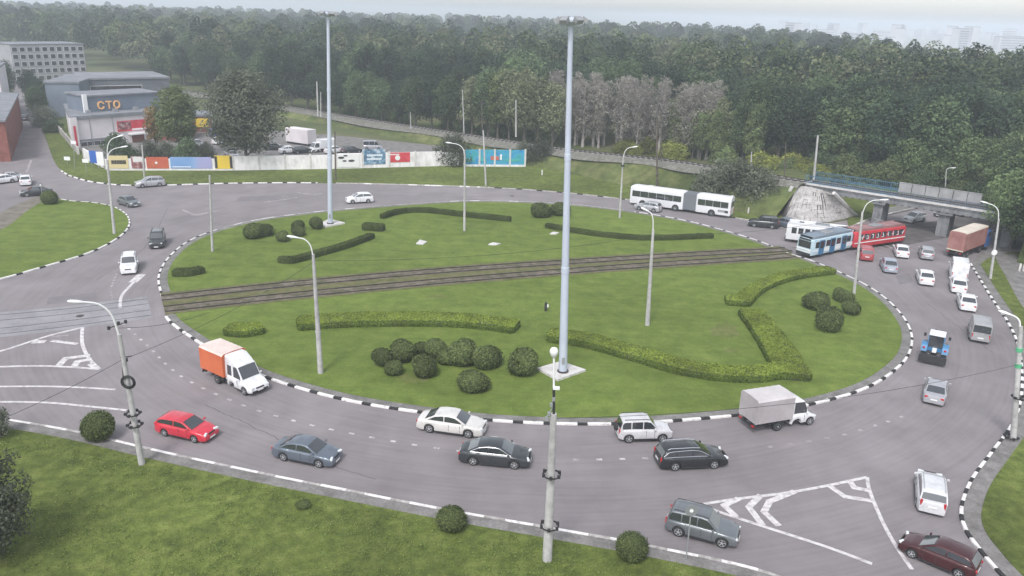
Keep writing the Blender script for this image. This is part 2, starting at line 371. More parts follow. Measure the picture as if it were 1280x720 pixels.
# ---- right verge
rv_px = [(1212, 330), (1238, 373), (1258, 403), (1270, 430), (1275, 460), (1274, 498), (1262, 532), (1237, 566), (1212, 600), (1199, 635), (1204, 662), (1222, 688), (1245, 715), (1290, 760)]
rv = spline(PP(rv_px), 8)
kerb(rv, 'wb', 1, hgt=.14, lw=1.1, lb=.75)
big = PP([(1500, 800), (1600, 330), (1420, 310), (1300, 308), (1250, 311), (1224, 318)])
a = offset(rv, .2); b = offset(rv, 1.2)
struct('pavement_right', MB().prism([(p.x, p.y) for p in a]+[(p.x, p.y) for p in big], -.02, .10), M['path'])
lawn('verge_right', b+PP([(1500, 800), (1600, 300), (1440, 316), (1310, 314), (1262, 316), (1234, 324)]), .12, 'verge')
struct('footpath_right', MB().prism([(p.x, p.y) for p in spline(PP([(1244, 321), (1256, 345), (1284, 392), (1330, 420), (1400, 440), (1400, 400), (1330, 385), (1290, 350), (1270, 321), (1258, 319)]), 4, True)], -.02, .128, sheet=True), M['path'])

# ---- far verge behind the roundabout, up to the railway bank
fv_px = [(54, 165), (64, 196), (76, 214), (98, 224), (130, 230), (180, 232.5), (300, 229.5), (420, 229.5), (600, 234.5), (700, 241), (790, 251), (860, 263), (935, 276), (985, 287)]
fv = spline(PP(fv_px), 6)
kerb(fv[2*6:7*6], 'wb', 1, lw=1.6, lb=.7); kerb(fv[7*6:8*6+1], 'pale', 1); kerb(fv[8*6:], 'gb', 1, lw=2.6, lb=1.1)
back = PP([(985, 262), (700, 200), (300, 190), (60, 152)])
lawn('verge_far', offset(fv, .2)+back, .12, 'verge')
kerb(spline(PP([(1062, 285), (1100, 271), (1180, 254), (1330, 228)]), 6), 'pale', 1)
lawn('verge_bridge', offset(spline(PP([(1062, 285), (1100, 271), (1180, 254), (1330, 228)]), 6), .2)+PP([(1500, 160), (1050, 180)]), .12, 'verge')
struct('path_bridge', MB().prism([(p.x, p.y) for p in PP([(1096, 272), (1176, 255), (1310, 231), (1310, 225), (1170, 248), (1092, 264)])], 0, .126, sheet=True), M['path'])

# ---- railway embankment: crest follows the track
crest = [P(1010, 229, 4.6), P(920, 214, 4.4), P(820, 200, 3.8), P(700, 187, 2.8), P(600, 172, 2.2), P(470, 152, 1.8), P(335, 130, 1.6), P(258, 118, 1.5), P(120, 98, 1.5), P(-60, 72, 1.5)]
cr = spline(crest, 6)
def bank(name, line, w0=2.6, slope=1.45, back_=2.0, m='bank'):
    mb = MB(); rows = []; rnd = random.Random(3)
    for i, p in enumerate(line):
        t = line[min(i+1, len(line)-1)]-line[max(i-1, 0)]; t.z = 0; t.normalize(); n = Vector((-t.y, t.x, 0))
        if n.y > 0: n = -n            # n points to the viewer side
        row = []
        for off, z in ((w0+slope*p.z*1.15, -.05), (w0+slope*p.z*.9, .35), (w0+slope*p.z*.45, p.z*.52), (w0+.5, p.z-.35), (w0, p.z-.05), (-w0, p.z-.05), (-w0-.6, p.z-.5), (-w0-back_*p.z, -.05)):
            q = p+n*(off+(rnd.uniform(-.25, .25) if 0 < z < p.z-.3 else 0)); row.append((q.x, q.y, z+(rnd.uniform(-.12, .12) if 0 < z < p.z-.3 else 0)))
        rows.append(row)
    mb.grid(rows); return struct(name, mb, M[m], smooth=60)
bank('embankment', cr)
def strip(line, a_, b_, z):
    L = offset(line, a_); Rr = offset(line, b_); return [[(p.x, p.y, p.z+z), (q.x, q.y, q.z+z)] for p, q in zip(L, Rr)]
struct('rail_ballast', MB().grid([[(a1.x, a1.y, a1.z-.02), (b1.x, b1.y, b1.z+.16), (c1.x, c1.y, c1.z+.16), (d1.x, d1.y, d1.z-.02)] for a1, b1, c1, d1 in zip(offset(cr, -2.5), offset(cr, -1.6), offset(cr, 1.6), offset(cr, 2.5))]), M['stones'], 50)
# gravel face on the viewer side of the bank near the top
mb = MB(); rows = []
for i, p in enumerate(cr):
    t = cr[min(i+1, len(cr)-1)]-cr[max(i-1, 0)]; t.z = 0; t.normalize(); n = Vector((-t.y, t.x, 0)); n = -n if n.y > 0 else n
    wv = (.9+.5*sin(i*.9))*min(1, .25+i/14); rows.append([tuple(p+n*2.45+Vector((0, 0, .03))), tuple(p+n*(2.7+.45*min(1, .2+i/14))+Vector((0, 0, -.1))), tuple(p+n*(3.0+wv)+Vector((0, 0, -.34-wv*.30)))])
struct('gravel_slope', mb.grid(rows), M['stones'], 50)
def rails(line, name, z, gauge=1.52, sleepers=None, hgt=.16, wd=.09):
    mb = MB()
    for s_ in (-1, 1):
        L = offset(line, s_*gauge/2-wd/2); Q = offset(line, s_*gauge/2+wd/2)
        mb.loft([[(p.x, p.y, p.z+z), (p.x, p.y, p.z+z+hgt), (q.x, q.y, q.z+z+hgt), (q.x, q.y, q.z+z)] for p, q in zip(L, Q)], 0)
    if sleepers:
        pts = resample(line, sleepers)
        for i in range(len(pts)-1):
            d = (pts[i+1]-pts[i]).normalized(); a_ = atan2(d.y, d.x)
            mb.box((0, 0, 0), (.24, 2.6, .1), 1, Matrix.Translation(pts[i]+Vector((0, 0, z-.01)))@Matrix.Rotation(a_, 4, 'Z'))
    return struct(name, mb, [M['rail'], M['concrete']])
rails(cr, 'railway_track', .19, sleepers=1.2)

# ---- tram line over the island
tA = spline(PP([(-140, 408), (0, 397), (100, 387.5), (202, 374.5), (380, 355.5), (560, 339.5), (760, 326), (900, 317.5), (985, 313), (1060, 301), (1130, 289), (1230, 272), (1340, 254)], 0), 8)
tB = spline(PP([(-140, 428), (0, 414), (100, 402.5), (206, 388.5), (380, 369.5), (560, 352.5), (760, 336.5), (900, 327), (990, 320.5), (1065, 309), (1135, 297), (1235, 280), (1345, 262)], 0), 8)
def inseg(line, x0, x1): return [p for p in line if x0 <= pix(p)[0] <= x1]
iA, iB = inseg(tA, 199, 988), inseg(tB, 205, 996)
struct('tram_bed', MB().prism([(p.x, p.y) for p in offset(iA, 1.7)]+[(p.x, p.y) for p in offset(iB, -1.5)[::-1]], -.02, .150), M['bedgrass'])
for ln in (iA, iB):
    struct('tram_ballast', MB().grid(strip(ln, 1.05, -1.05, .158)), M['ballast'])
rails([p+Vector((0, 0, 0)) for p in iA], 'tram_track', .16, hgt=.09, wd=.11); rails(iB, 'tram_track', .16, hgt=.09, wd=.11)
lA, lB = inseg(tA, -140, 200), inseg(tB, -140, 206)
rA, rB = inseg(tA, 988, 1400), inseg(tB, 996, 1400)
struct('tram_paving', MB().prism([(p.x, p.y) for p in offset(lA, 1.6)]+[(p.x, p.y) for p in offset(lB, -1.6)[::-1]], 0, .006, sheet=True), M['asphalt2'])
sA, sB = inseg(tA, 1075, 1400), inseg(tB, 1082, 1400)
struct('tram_bed_bridge', MB().prism([(p.x, p.y) for p in offset(sA, 2.0)]+[(p.x, p.y) for p in offset(sB, -2.4)[::-1]], 0, .010, sheet=True), M['railbed'])
for ln in (lA, lB, rA, rB): rails(ln, 'tram_track', .002, hgt=.012, wd=.10)

# ---- painted markings
ZK = 0
def line_mark(px, wd, m='mark', dash=None, z=.005, name='road_marking', sharp=False):
    global ZK; ZK += 1; z = .004+.0006*ZK
    if sharp:
        q = PP(px); mb = MB()
        for k, (a, b) in enumerate(zip(q, q[1:])):
            d = (b-a).normalized(); n = Vector((-d.y, d.x, 0))*wd/2; zz = z+.0002*k; a = a-d*wd*.3; b = b+d*wd*.3
            mb.add([(a.x+n.x, a.y+n.y, zz), (b.x+n.x, b.y+n.y, zz), (b.x-n.x, b.y-n.y, zz), (a.x-n.x, a.y-n.y, zz)], [(0, 1, 2, 3)])
        return struct(name, mb, M[m])
    pts = resample(spline(PP(px), 8), .2); mb = MB(); L = offset(pts, wd/2); Q = offset(pts, -wd/2); i = 0; on = True
    if not dash: mb.grid([[(p.x, p.y, z), (q.x, q.y, z)] for p, q in zip(L, Q)])
    else:
        while i < len(pts)-1:
            n = int(round((dash[0] if on else dash[1])/.2)); j = min(i+n, len(pts)-1)
            if on and j > i: mb.grid([[(p.x, p.y, z), (q.x, q.y, z)] for p, q in zip(L[i:j+1], Q[i:j+1])])
            i = j; on = not on
    return struct(name, mb, M[m])
# dotted lane line round the near half
line_mark([(146, 398), (180, 428), (226, 470), (300, 505), (360, 524), (420, 538), (500, 553), (560, 562), (640, 571), (720, 574.5), (800, 573), (870, 570)], .22, 'markmid', (.45, 1.15))
line_mark([(960, 559), (1015, 551), (1060, 542), (1100, 530), (1140, 517)], .26, 'markworn', (.5, 1.1))
line_mark([(146, 398), (141, 378), (139, 360), (146, 342)], .20, 'markworn', (.7, .5))
line_mark([(150, 385), (152, 370), (163, 357), (174, 347)], .30, 'mark')
line_mark([(166, 353), (177, 343)], .9, 'mark')
# left splitter marking
line_mark([(-30, 443), (0, 439), (60, 420), (103, 409.5)], .32); line_mark([(103, 409.5), (103, 430), (112, 449), (124.5, 461.5)], .30)
line_mark([(-40, 460), (40, 457.5), (90, 459), (124, 461.5)], .30)
line_mark([(64, 426), (97, 430)], .45, z=.009); line_mark([(40, 427.5), (57, 427)], .7, z=.009)
line_mark([(64, 421), (86, 419)], .35, 'markworn', z=.009)
line_mark([(74, 456.5), (82, 448), (110, 444.5)], .55, z=.009, sharp=True); line_mark([(93, 457.5), (97, 452), (112, 449.5)], .55, z=.009, sharp=True); line_mark([(112, 455), (119, 460)], .45, z=.009)
line_mark([(-40, 484), (40, 483), (90, 484), (144, 487)], .26); line_mark([(-60, 504), (0, 502.5), (60, 503.5), (110, 508), (158, 513)], .26)
# lower right splitter marking
line_mark([(858, 626), (902, 641), (960, 660), (1034, 684), (1090, 705)], .26)
line_mark([(880, 630), (920, 624), (985, 616), (1040, 606), (1084, 596.5)], .26)
line_mark([(1084, 596.5), (1086, 610), (1095, 634), (1107, 660), (1122, 686), (1140, 712)], .24)
for q in ([(922, 624), (905, 632), (919, 645)], [(950, 620), (936, 634), (952, 655)], [(992, 615), (962, 627), (955, 640), (972, 656)], [(1036, 607), (1056, 621), (1088, 626)], [(1062, 601.5), (1068, 610), (1084, 613)]):
    line_mark(q, .42, z=.009, sharp=True)
line_mark([(228, 262), (246, 269), (262, 265)], .5, 'markworn'); line_mark([(240, 270), (258, 266), (276, 263)], .4, 'markworn', z=.009)
line_mark([(372, 241), (388, 243), (402, 242)], .6, 'markworn'); line_mark([(330, 253), (372, 247)], .4, 'markworn')
line_mark([(1100, 304), (1112, 309), (1120, 313)], .35, 'markworn')
line_mark([(33, 216), (39, 200)], .4, 'markworn')
# cracks sealed with bitumen
def crack(px, wd=.07, z=.0032, m='seal'):
    rnd = random.Random(int(px[0][0])); pts = resample(spline(PP(px), 8), .5); pts = [p+Vector((rnd.uniform(-.09, .09), rnd.uniform(-.09, .09), 0)) for p in pts]
    L = offset(pts, wd/2); Q = offset(pts, -wd/2); struct('sealed_crack', MB().grid([[(p.x, p.y, z), (q.x, q.y, z)] for p, q in zip(L, Q)]), M[m])
M['seal'] = noisy('bitumen_seal', [(.09, .085, .09), (.15, .14, .145)], 3, .8)
for q in ([(256, 505), (330, 540), (400, 575), (470, 600)], [(500, 240), (620, 243), (760, 256)], [(1160, 380), (1240, 440)], [(210, 260), (180, 310), (120, 350)]):
    crack(q)
M['patch'] = noisy('asphalt_patch', [(.17, .155, .165), (.205, .19, .20)], .6, .9, 8, (.3, .7), .3, 25)
for i, q in enumerate([[(300, 246), (352, 244), (350, 250), (294, 252)], [(60, 372), (120, 366), (122, 374), (58, 381)], [(1120, 345), (1136, 342), (1142, 352), (1124, 356)]]):
    struct('asphalt_patch', MB().prism([tuple(p)[:2] for p in PP(q)], 0, .0022, sheet=True), M['patch'])
for i, (x, y, lb) in enumerate([(1170, 487, 'round iron manhole cover beside the silver sedan behind the tractor'), (100, 395, 'round iron manhole cover near the tram rails on the left'), (640, 245, 'round iron manhole cover in the far lanes')]):
    c = P(x, y, 0); o = MB().lathe([(.36, 0), (.36, .012), (.30, .016), (.27, .008), (.1, .012)], 20).build('manhole_cover', M['rail'], None, loc=c); tag(o, lb, 'manhole cover')
# bare patches on the lawn
def patch(cx, cy, rx, ry, m='earth', z=.131):
    c = P(cx, cy); rnd = random.Random(int(cx*7+cy)); pts = []
    A = P(cx+rx, cy)-c; B = P(cx, cy-ry)-c
    for k in range(22):
        t = 2*pi*k/22; r_ = rnd.uniform(.6, 1.15); q = c+A*cos(t)*r_+B*sin(t)*r_; pts.append((q.x, q.y))
    return pts
M['dry'] = noisy('dry_grass', [(.085, .118, .022), (.115, .14, .034), (.155, .155, .06)], 1.4, .95, 10, (.3, .68), .8, 9)
for q in ((905, 414, 20, 10), (548, 372, 15, 2.5), (515, 475, 22, 7), (915, 440, 10, 3)):
    struct('dry_patch', MB().prism(patch(*q), 0, .131, sheet=True), M['dry'])
# ================================================================== VEGETATION
RS = np.random.RandomState
def leaf_cloud(rs, centers, radii, n, size, flat=.0, squash=1.0, fill=.35):
    "n leaf quads spread over (and partly inside) the clumps; returns verts, quads"
    centers = np.asarray(centers, float); radii = np.asarray(radii, float)
    pr = radii**2; pr = pr/pr.sum(); k = rs.choice(len(radii), n, p=pr)
    d = rs.normal(size=(n, 3)); d /= np.linalg.norm(d, axis=1)[:, None]
    rr = np.where(rs.rand(n) < fill, rs.uniform(.35, .95, n), rs.uniform(.9, 1.08, n))
    c = centers[k]+d*(radii[k]*rr)[:, None]*np.array([1, 1, squash])
    nrm = d+rs.normal(size=(n, 3))*.38; nrm[:, 2] += .2; nrm /= np.linalg.norm(nrm, axis=1)[:, None]
    a = np.cross(nrm, rs.normal(size=(n, 3))); a /= np.linalg.norm(a, axis=1)[:, None]; b = np.cross(nrm, a)
    s = size*rs.uniform(.6, 1.35, n)[:, None]; e = s*rs.uniform(.5, 1.0, n)[:, None]
    v = np.stack([c-a*s, c-b*e*.9, c+a*s, c+b*e*.9], 1).reshape(-1, 3)
    return v, np.arange(n*4).reshape(-1, 4)
def core_mesh(mb, centers, radii, f=.72, m=0):
    for c, r_ in zip(centers, radii):
        rows = []
        for i in range(5):
            t = pi*i/4; rows.append([(c[0]+r_*f*sin(t)*cos(2*pi*k/7), c[1]+r_*f*sin(t)*sin(2*pi*k/7), c[2]+r_*f*cos(t)) for k in range(7)])
        mb.grid(rows, m, None, True)
def tree_proto(seed, H, Wd, kind, nleaf=2600, leaf=.26, clumps=26, base=.22, bark='bark', shape='round', lean=0, sparse=False):
    "returns (crown mesh, trunk mesh) around the origin"
    rs = RS(seed); rnd = random.Random(seed); cen = []; rad = []
    zb = H*base
    for i in range(clumps):
        t = (i+.5)/clumps; z = zb+(H-zb)*(.08+.86*t)
        if shape == 'round': env = sin(pi*min(1, (.12+.82*t)))**.6
        elif shape == 'cone': env = (1-t)**.7*.95+.12
        elif shape == 'poplar': env = sin(pi*(.15+.75*t))**.5*.75+.1
        elif shape == 'umbrella': env = min(1, .35+t*1.1)*(1 if t < .8 else 1-(t-.8)*3.2)
        elif shape == 'bush': env = sqrt(max(.05, 1-(t*.95)**2))
        a = i*2.399+rnd.uniform(-.5, .5); rr = Wd/2*env; r_ = rr*rnd.uniform(.30, .46)+.12*Wd*.5
        d = max(0, rr-r_*.75)*rnd.uniform(.55, 1.12)
        cen.append((cos(a)*d+lean*t, sin(a)*d, z)); rad.append(r_)
    cen = np.array(cen); rad = np.array(rad)
    sub = []; sr = []
    for c, r_ in zip(cen, rad):
        for j in range(5):
            v = rs.normal(size=3); v /= np.linalg.norm(v); sub.append(c+v*r_*rs.uniform(.45, .95)); sr.append(r_*rs.uniform(.28, .5))
    allc = np.vstack([cen, sub]); allr = np.concatenate([rad*.82, sr])
    v, q = leaf_cloud(rs, allc, allr, nleaf, leaf, squash=.92, fill=.3 if not sparse else .75)
    crown = mesh_np('crown', v, q, [LEAF[kind]])
    tb = MB(); n = 6; pts = []; rr = []
    r0 = max(.09, H*.017)
    for i in range(n+1):
        t = i/n; pts.append((sin(t*2.2+seed)*.12*t*H*.1+lean*t*.8, cos(t*1.7+seed)*.1*t*H*.1, t*H*.86-.15)); rr.append(r0*(1-t*.8)*(1.35 if i == 0 else 1))
    tb.tube(pts, rr, 8)
    for c, r_ in list(zip(cen, rad))[::2]:
        z0 = max(zb*.7, c[2]-rnd.uniform(.12, .3)*H*.6); t = z0/(H*.86)
        k = min(n-1, int(t*n)); p = Vector(pts[k]).lerp(Vector(pts[k+1]), t*n-k)
        e = Vector(c); mid = p.lerp(e, .5)+Vector((0, 0, -.03*H))
        tb.tube([p, mid, e], [r0*.38, r0*.26, r0*.1], 5)
        for j in range(2 if not sparse else 5):
            tb.tube([mid, e+Vector((rnd.uniform(-1, 1), rnd.uniform(-1, 1), rnd.uniform(-.2, 1.1)))*r_], [r0*.16, r0*.05], 4)
    trunk = tb.build('trunk', M[bark], smooth=60); me = trunk.data; bpy.data.objects.remove(trunk)
    return crown, me
def put_tree(proto, loc, rz=0, sc=1, name='tree', label='', cat='tree', group=None):
    r_ = empty(name, loc, rz); r_.scale = (sc, sc, sc) if not hasattr(sc, '__len__') else sc
    obj('crown', proto[0], r_); obj('trunk', proto[1], r_); tag(r_, label, cat, group); return r_

def shrub_proto(seed, r_=1.0, kind='shrub', leaf=.055, n=3000, lump=.12):
    "clipped ball of dense small leaves over a lumpy core"
    rs = RS(seed); k = rs.normal(size=(9, 3)); k /= np.linalg.norm(k, axis=1)[:, None]; am = rs.uniform(-lump, lump, 9)
    def rad(d): return r_*(1+(np.clip(d@k.T, 0, 1)**3@am))
    d = rs.normal(size=(n, 3)); d /= np.linalg.norm(d, axis=1)[:, None]; d = d[d[:, 2] > -.72]; n = len(d)
    c = d*(rad(d)*np.where(rs.rand(n) < .06, rs.uniform(1.02, 1.12, n), rs.uniform(.90, 1.04, n)))[:, None]*np.array([1, 1, .92]); c[:, 2] += .78*r_; c[:, 2] = np.maximum(c[:, 2], .03)
    nr = d+rs.normal(size=(n, 3))*.45; nr /= np.linalg.norm(nr, axis=1)[:, None]
    a = np.cross(nr, rs.normal(size=(n, 3))); a /= np.linalg.norm(a, axis=1)[:, None]; b = np.cross(nr, a); s = leaf*rs.uniform(.6, 1.4, n)[:, None]
    v = np.stack([c-a*s, c-b*s*.8, c+a*s, c+b*s*.8], 1).reshape(-1, 3)
    fol = mesh_np('foliage', v, np.arange(n*4).reshape(-1, 4), [LEAF[kind]])
    mb = MB(); rows = []
    for i in range(9):
        t = pi*.80*i/8; row = []
        for j in range(16):
            dd = np.array([[sin(t)*cos(2*pi*j/16), sin(t)*sin(2*pi*j/16), cos(t)]]); q = dd*rad(dd)*.93*np.array([1, 1, .92]); row.append((q[0, 0], q[0, 1], max(-.03, q[0, 2]+.78*r_)))
        rows.append(row)
    mb.grid(rows, 0, None, True); o = mb.build('branches', M['twigs'], smooth=60); me = o.data; bpy.data.objects.remove(o)
    return fol, me
def put_shrub(proto, px, py, rpx, label, group=None, sz=1.0, kind=None, z=.11, cat='shrub'):
    "px,py: middle of the ball in the photo; rpx: its radius there"
    b = P(px, py+rpx*.62, z); d = (b-Vector((0, 0, CAM_H))).dot(FW); rr = rpx*d/FPX
    r_ = empty('round_shrub', b, random.uniform(0, 6)); r_.scale = (rr, rr, rr*sz)
    obj('foliage', proto[0], r_); obj('branches', proto[1], r_); tag(r_, label, cat, group); return r_
def hedge(px_pts, wid, hgt, label, kind='hedge', wfun=None, per=10, z=.11, n_per=460, leaf=.06, front=None):
    "clipped hedge following the photo line of its near foot"
    base = resample(spline(PP(px_pts, z), per), .3); n = len(base); rs = RS(n)
    dirs = []
    for i in range(n):
        t = base[min(i+1, n-1)]-base[max(i-1, 0)]; t.z = 0; t.normalize(); nn = Vector((-t.y, t.x, 0)); dirs.append(nn)
    far_ = [d if d.y > 0 else -d for d in dirs]
    if front is not None: far_ = [d*front for d in dirs]
    rows = []; prof = [(0, 0), (-.03, .5), (0, .93), (.06, 1.0), (.5, 1.03), (.94, 1.0), (1.0, .93), (1.03, .5), (1, 0)]
    W_ = [wid if wfun is None else wfun(i/(n-1)) for i in range(n)]
    for i, p in enumerate(base):
        e = .78 if i in (0, n-1) else 1; off = (1-e)/2
        rows.append([tuple(p+far_[i]*W_[i]*(off+a*e)+Vector((0, 0, (hgt*b*(.93 if e < 1 else 1))-.02+rs.uniform(-.02, .02)*(b > .2)))) for a, b in prof])
    core = MB(); 
    core.loft(rows)
    root = empty('hedge', (0, 0, 0)); tag(root, label, 'hedge')
    # leaves over the surface
    R_ = np.array(rows); m = len(prof); seg = R_.shape[0]-1
    P00 = R_[:-1, :-1].reshape(-1, 3); P10 = R_[1:, :-1].reshape(-1, 3); P01 = R_[:-1, 1:].reshape(-1, 3); P11 = R_[1:, 1:].reshape(-1, 3)
    nr = np.cross(P10-P00, P01-P00); ar = np.linalg.norm(nr, axis=1); nr /= ar[:, None]+1e-9
    cen = R_.mean(axis=1); mid = (P00+P11)/2; cseg = np.repeat((cen[:-1]+cen[1:])/2, m-1, axis=0); sgn = np.sign(((mid-cseg)*nr).sum(1)); nr *= sgn[:, None]
    N = int(min(42000, ar.sum()*n_per)); k = rs.choice(len(ar), N, p=ar/ar.sum()); u = rs.rand(N, 1); w_ = rs.rand(N, 1)
    c = P00[k]*(1-u)*(1-w_)+P10[k]*u*(1-w_)+P01[k]*(1-u)*w_+P11[k]*u*w_
    ph = c[:, 0]*2.1+c[:, 1]*1.3; c += nr[k]*((.012+.03*np.sin(ph)*np.sin(ph*.37+c[:, 1]))[:, None]+rs.uniform(-.03, .035, (N, 1)))
    nn = nr[k]+rs.normal(size=(N, 3))*.4; nn /= np.linalg.norm(nn, axis=1)[:, None]
    a = np.cross(nn, rs.normal(size=(N, 3))); a /= np.linalg.norm(a, axis=1)[:, None]; b = np.cross(nn, a); s = leaf*rs.uniform(.6, 1.5, (N, 1))
    v = np.stack([c-a*s, c-b*s*.8, c+a*s, c+b*s*.8], 1).reshape(-1, 3)
    tp = (nr[k][:, 2] > .6) & (rs.rand(N) < .8)  # upward faces get the paler lit colour, sides stay darker
    for e_, s_ in ((0, -1), (n-1, 1)):                       # leaves over the two ends
        R0 = R_[e_]; NN = 420; w3 = rs.dirichlet(np.ones(len(R0))*.35, NN); c2 = w3@R0; nd = np.array([[float(base[-1].x-base[-2].x), float(base[-1].y-base[-2].y), 0.]]) if s_ > 0 else np.array([[float(base[0].x-base[1].x), float(base[0].y-base[1].y), 0.]]); nd /= np.linalg.norm(nd)
        c2 = c2+nd*rs.uniform(0, .06, (NN, 1)); n2 = nd+rs.normal(size=(NN, 3))*.4; n2 /= np.linalg.norm(n2, axis=1)[:, None]
        a2 = np.cross(n2, rs.normal(size=(NN, 3))); a2 /= np.linalg.norm(a2, axis=1)[:, None]; b2_ = np.cross(n2, a2); s2 = leaf*rs.uniform(.6, 1.5, (NN, 1))
        v = np.vstack([v, np.stack([c2-a2*s2, c2-b2_*s2*.8, c2+a2*s2, c2+b2_*s2*.8], 1).reshape(-1, 3)]); tp = np.concatenate([tp, np.zeros(NN, bool)]); N += NN
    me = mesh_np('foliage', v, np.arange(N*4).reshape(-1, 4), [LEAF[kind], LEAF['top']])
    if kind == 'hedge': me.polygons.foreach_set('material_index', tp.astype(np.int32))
    obj('foliage', me, root)
    core.build('branches', M['twigs'], root); return root

SH = [shrub_proto(s, kind='shrub', lump=.38, leaf=.068, n=4200) for s in (1, 2, 3, 4, 5)]
SHB = [shrub_proto(11, kind='shrub', leaf=.05, lump=.05, n=4200), shrub_proto(12, kind='shrub', leaf=.05, lump=.08, n=4200)]
gi = 'clipped shrubs clustered on the near half of the island'
for i, (x, y, r_, s, lb) in enumerate([
    (477, 447, 14, 1, 'round dark green shrub at the left end of the large shrub cluster on the island'),
    (493, 460, 11.5, .9, 'small low shrub in front of the left end of the large cluster on the island'),
    (505, 441, 14.5, 1, 'round shrub second from the left in the back row of the large cluster'),
    (530, 459.5, 15.5, 1, 'light green round shrub standing forward in the middle of the large cluster'),
    (524, 436, 10, .9, 'small shrub half hidden between two shrubs in the back row of the large cluster'),
    (544, 437, 15, 1.05, 'tall shrub at the middle of the back row of the large cluster'),
    (560, 446, 13, .9, 'dark shrub wedged behind the wide shrub of the large cluster'),
    (578, 444, 17, .98, 'largest wide round shrub of the large cluster on the island'),
    (582, 431, 11, .8, 'shrub top showing behind the largest shrub of the large cluster'),
    (602, 447, 16.5, 1, 'round shrub at the right end of the large shrub cluster'),
    (591, 474, 19, .78, 'low wide shrub standing forward of the large cluster nearest the kerb')]):
    put_shrub(SH[i % 5], x, y, r_, lb, gi, s)
for i, (x, y, r_, s, lb) in enumerate([
    (654.5, 455, 19, 1.05, 'single round shrub left of the tall mast base slab'),
    (1020, 378, 13.5, .9, 'left shrub of the group of four on the right of the island'),
    (1034.5, 402, 16, 1.08, 'largest nearest shrub of the group of four on the right of the island'),
    (1053, 368, 11, .85, 'farthest small shrub of the group of four on the right of the island'),
    (1062, 384, 12, .85, 'right hand low shrub of the group of four on the right of the island'),
    (675, 262.5, 13, .8, 'wide low dark shrub at the far side of the island near the tall mast'),
    (700, 262, 10, .9, 'shrub half behind the tall mast at the far side of the island'),
    (317, 291, 11, 1, 'left shrub of the touching pair at the far left of the island'),
    (326, 288, 10, 1, 'right shrub of the touching pair at the far left of the island'),
    (354, 296, 8.2, 1, 'small round shrub between the touching pair and the lamp head'),
    (373, 282, 8, .9, 'small shrub at the back of the stacked pair on the island'),
    (374.5, 290, 7, 1, 'small shrub at the front of the stacked pair on the island'),
    (395.5, 281, 8, 1.1, 'small shrub touching the slab of the far mast')]):
    put_shrub(SH[(i+1) % 5], x, y, r_, lb, 'clipped shrubs standing alone on the island', s)
put_shrub(SHB[0], 124, 535, 20, 'neat clipped ball shrub beside the leaning lamp post at the near kerb', 'clipped ball shrubs along the near kerb', 1.02)
put_shrub(SHB[1], 565, 647, 20, 'ragged ball shrub on the near verge at the bottom middle', 'clipped ball shrubs along the near kerb', .85)
put_shrub(SHB[0], 789, 684, 20, 'clipped ball shrub cut off by the bottom edge right of the camera pole', 'clipped ball shrubs along the near kerb', .95)
put_shrub(SHB[1], 62.5, 248.5, 10, 'round dark shrub at the tip of the left lawn')
put_shrub(SH[2], 378, 628, 8, 'tiny low tuft shrub alone on the near verge', None, .5)

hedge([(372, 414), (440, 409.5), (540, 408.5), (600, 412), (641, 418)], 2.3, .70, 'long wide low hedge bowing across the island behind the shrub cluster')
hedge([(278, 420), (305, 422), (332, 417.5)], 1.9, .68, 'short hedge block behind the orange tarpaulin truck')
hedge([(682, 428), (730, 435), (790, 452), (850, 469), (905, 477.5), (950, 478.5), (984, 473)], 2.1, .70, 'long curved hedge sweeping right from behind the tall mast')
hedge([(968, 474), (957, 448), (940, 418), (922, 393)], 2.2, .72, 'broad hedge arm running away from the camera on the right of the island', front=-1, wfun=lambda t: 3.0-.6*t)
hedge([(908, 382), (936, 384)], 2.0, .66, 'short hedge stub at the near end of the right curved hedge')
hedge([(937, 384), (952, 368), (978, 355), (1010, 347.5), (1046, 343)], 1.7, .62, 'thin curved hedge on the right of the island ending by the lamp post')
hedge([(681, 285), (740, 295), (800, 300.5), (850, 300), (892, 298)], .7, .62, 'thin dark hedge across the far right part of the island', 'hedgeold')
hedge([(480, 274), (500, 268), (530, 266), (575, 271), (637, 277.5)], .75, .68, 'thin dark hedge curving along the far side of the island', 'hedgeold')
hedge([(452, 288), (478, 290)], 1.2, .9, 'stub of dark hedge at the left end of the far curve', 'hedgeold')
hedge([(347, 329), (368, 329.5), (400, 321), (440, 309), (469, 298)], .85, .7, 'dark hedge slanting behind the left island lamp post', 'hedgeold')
hedge([(215, 346), (236, 346), (257, 342)], 1.1, .7, 'small dark hedge by the far left edge of the island', 'hedgeold')

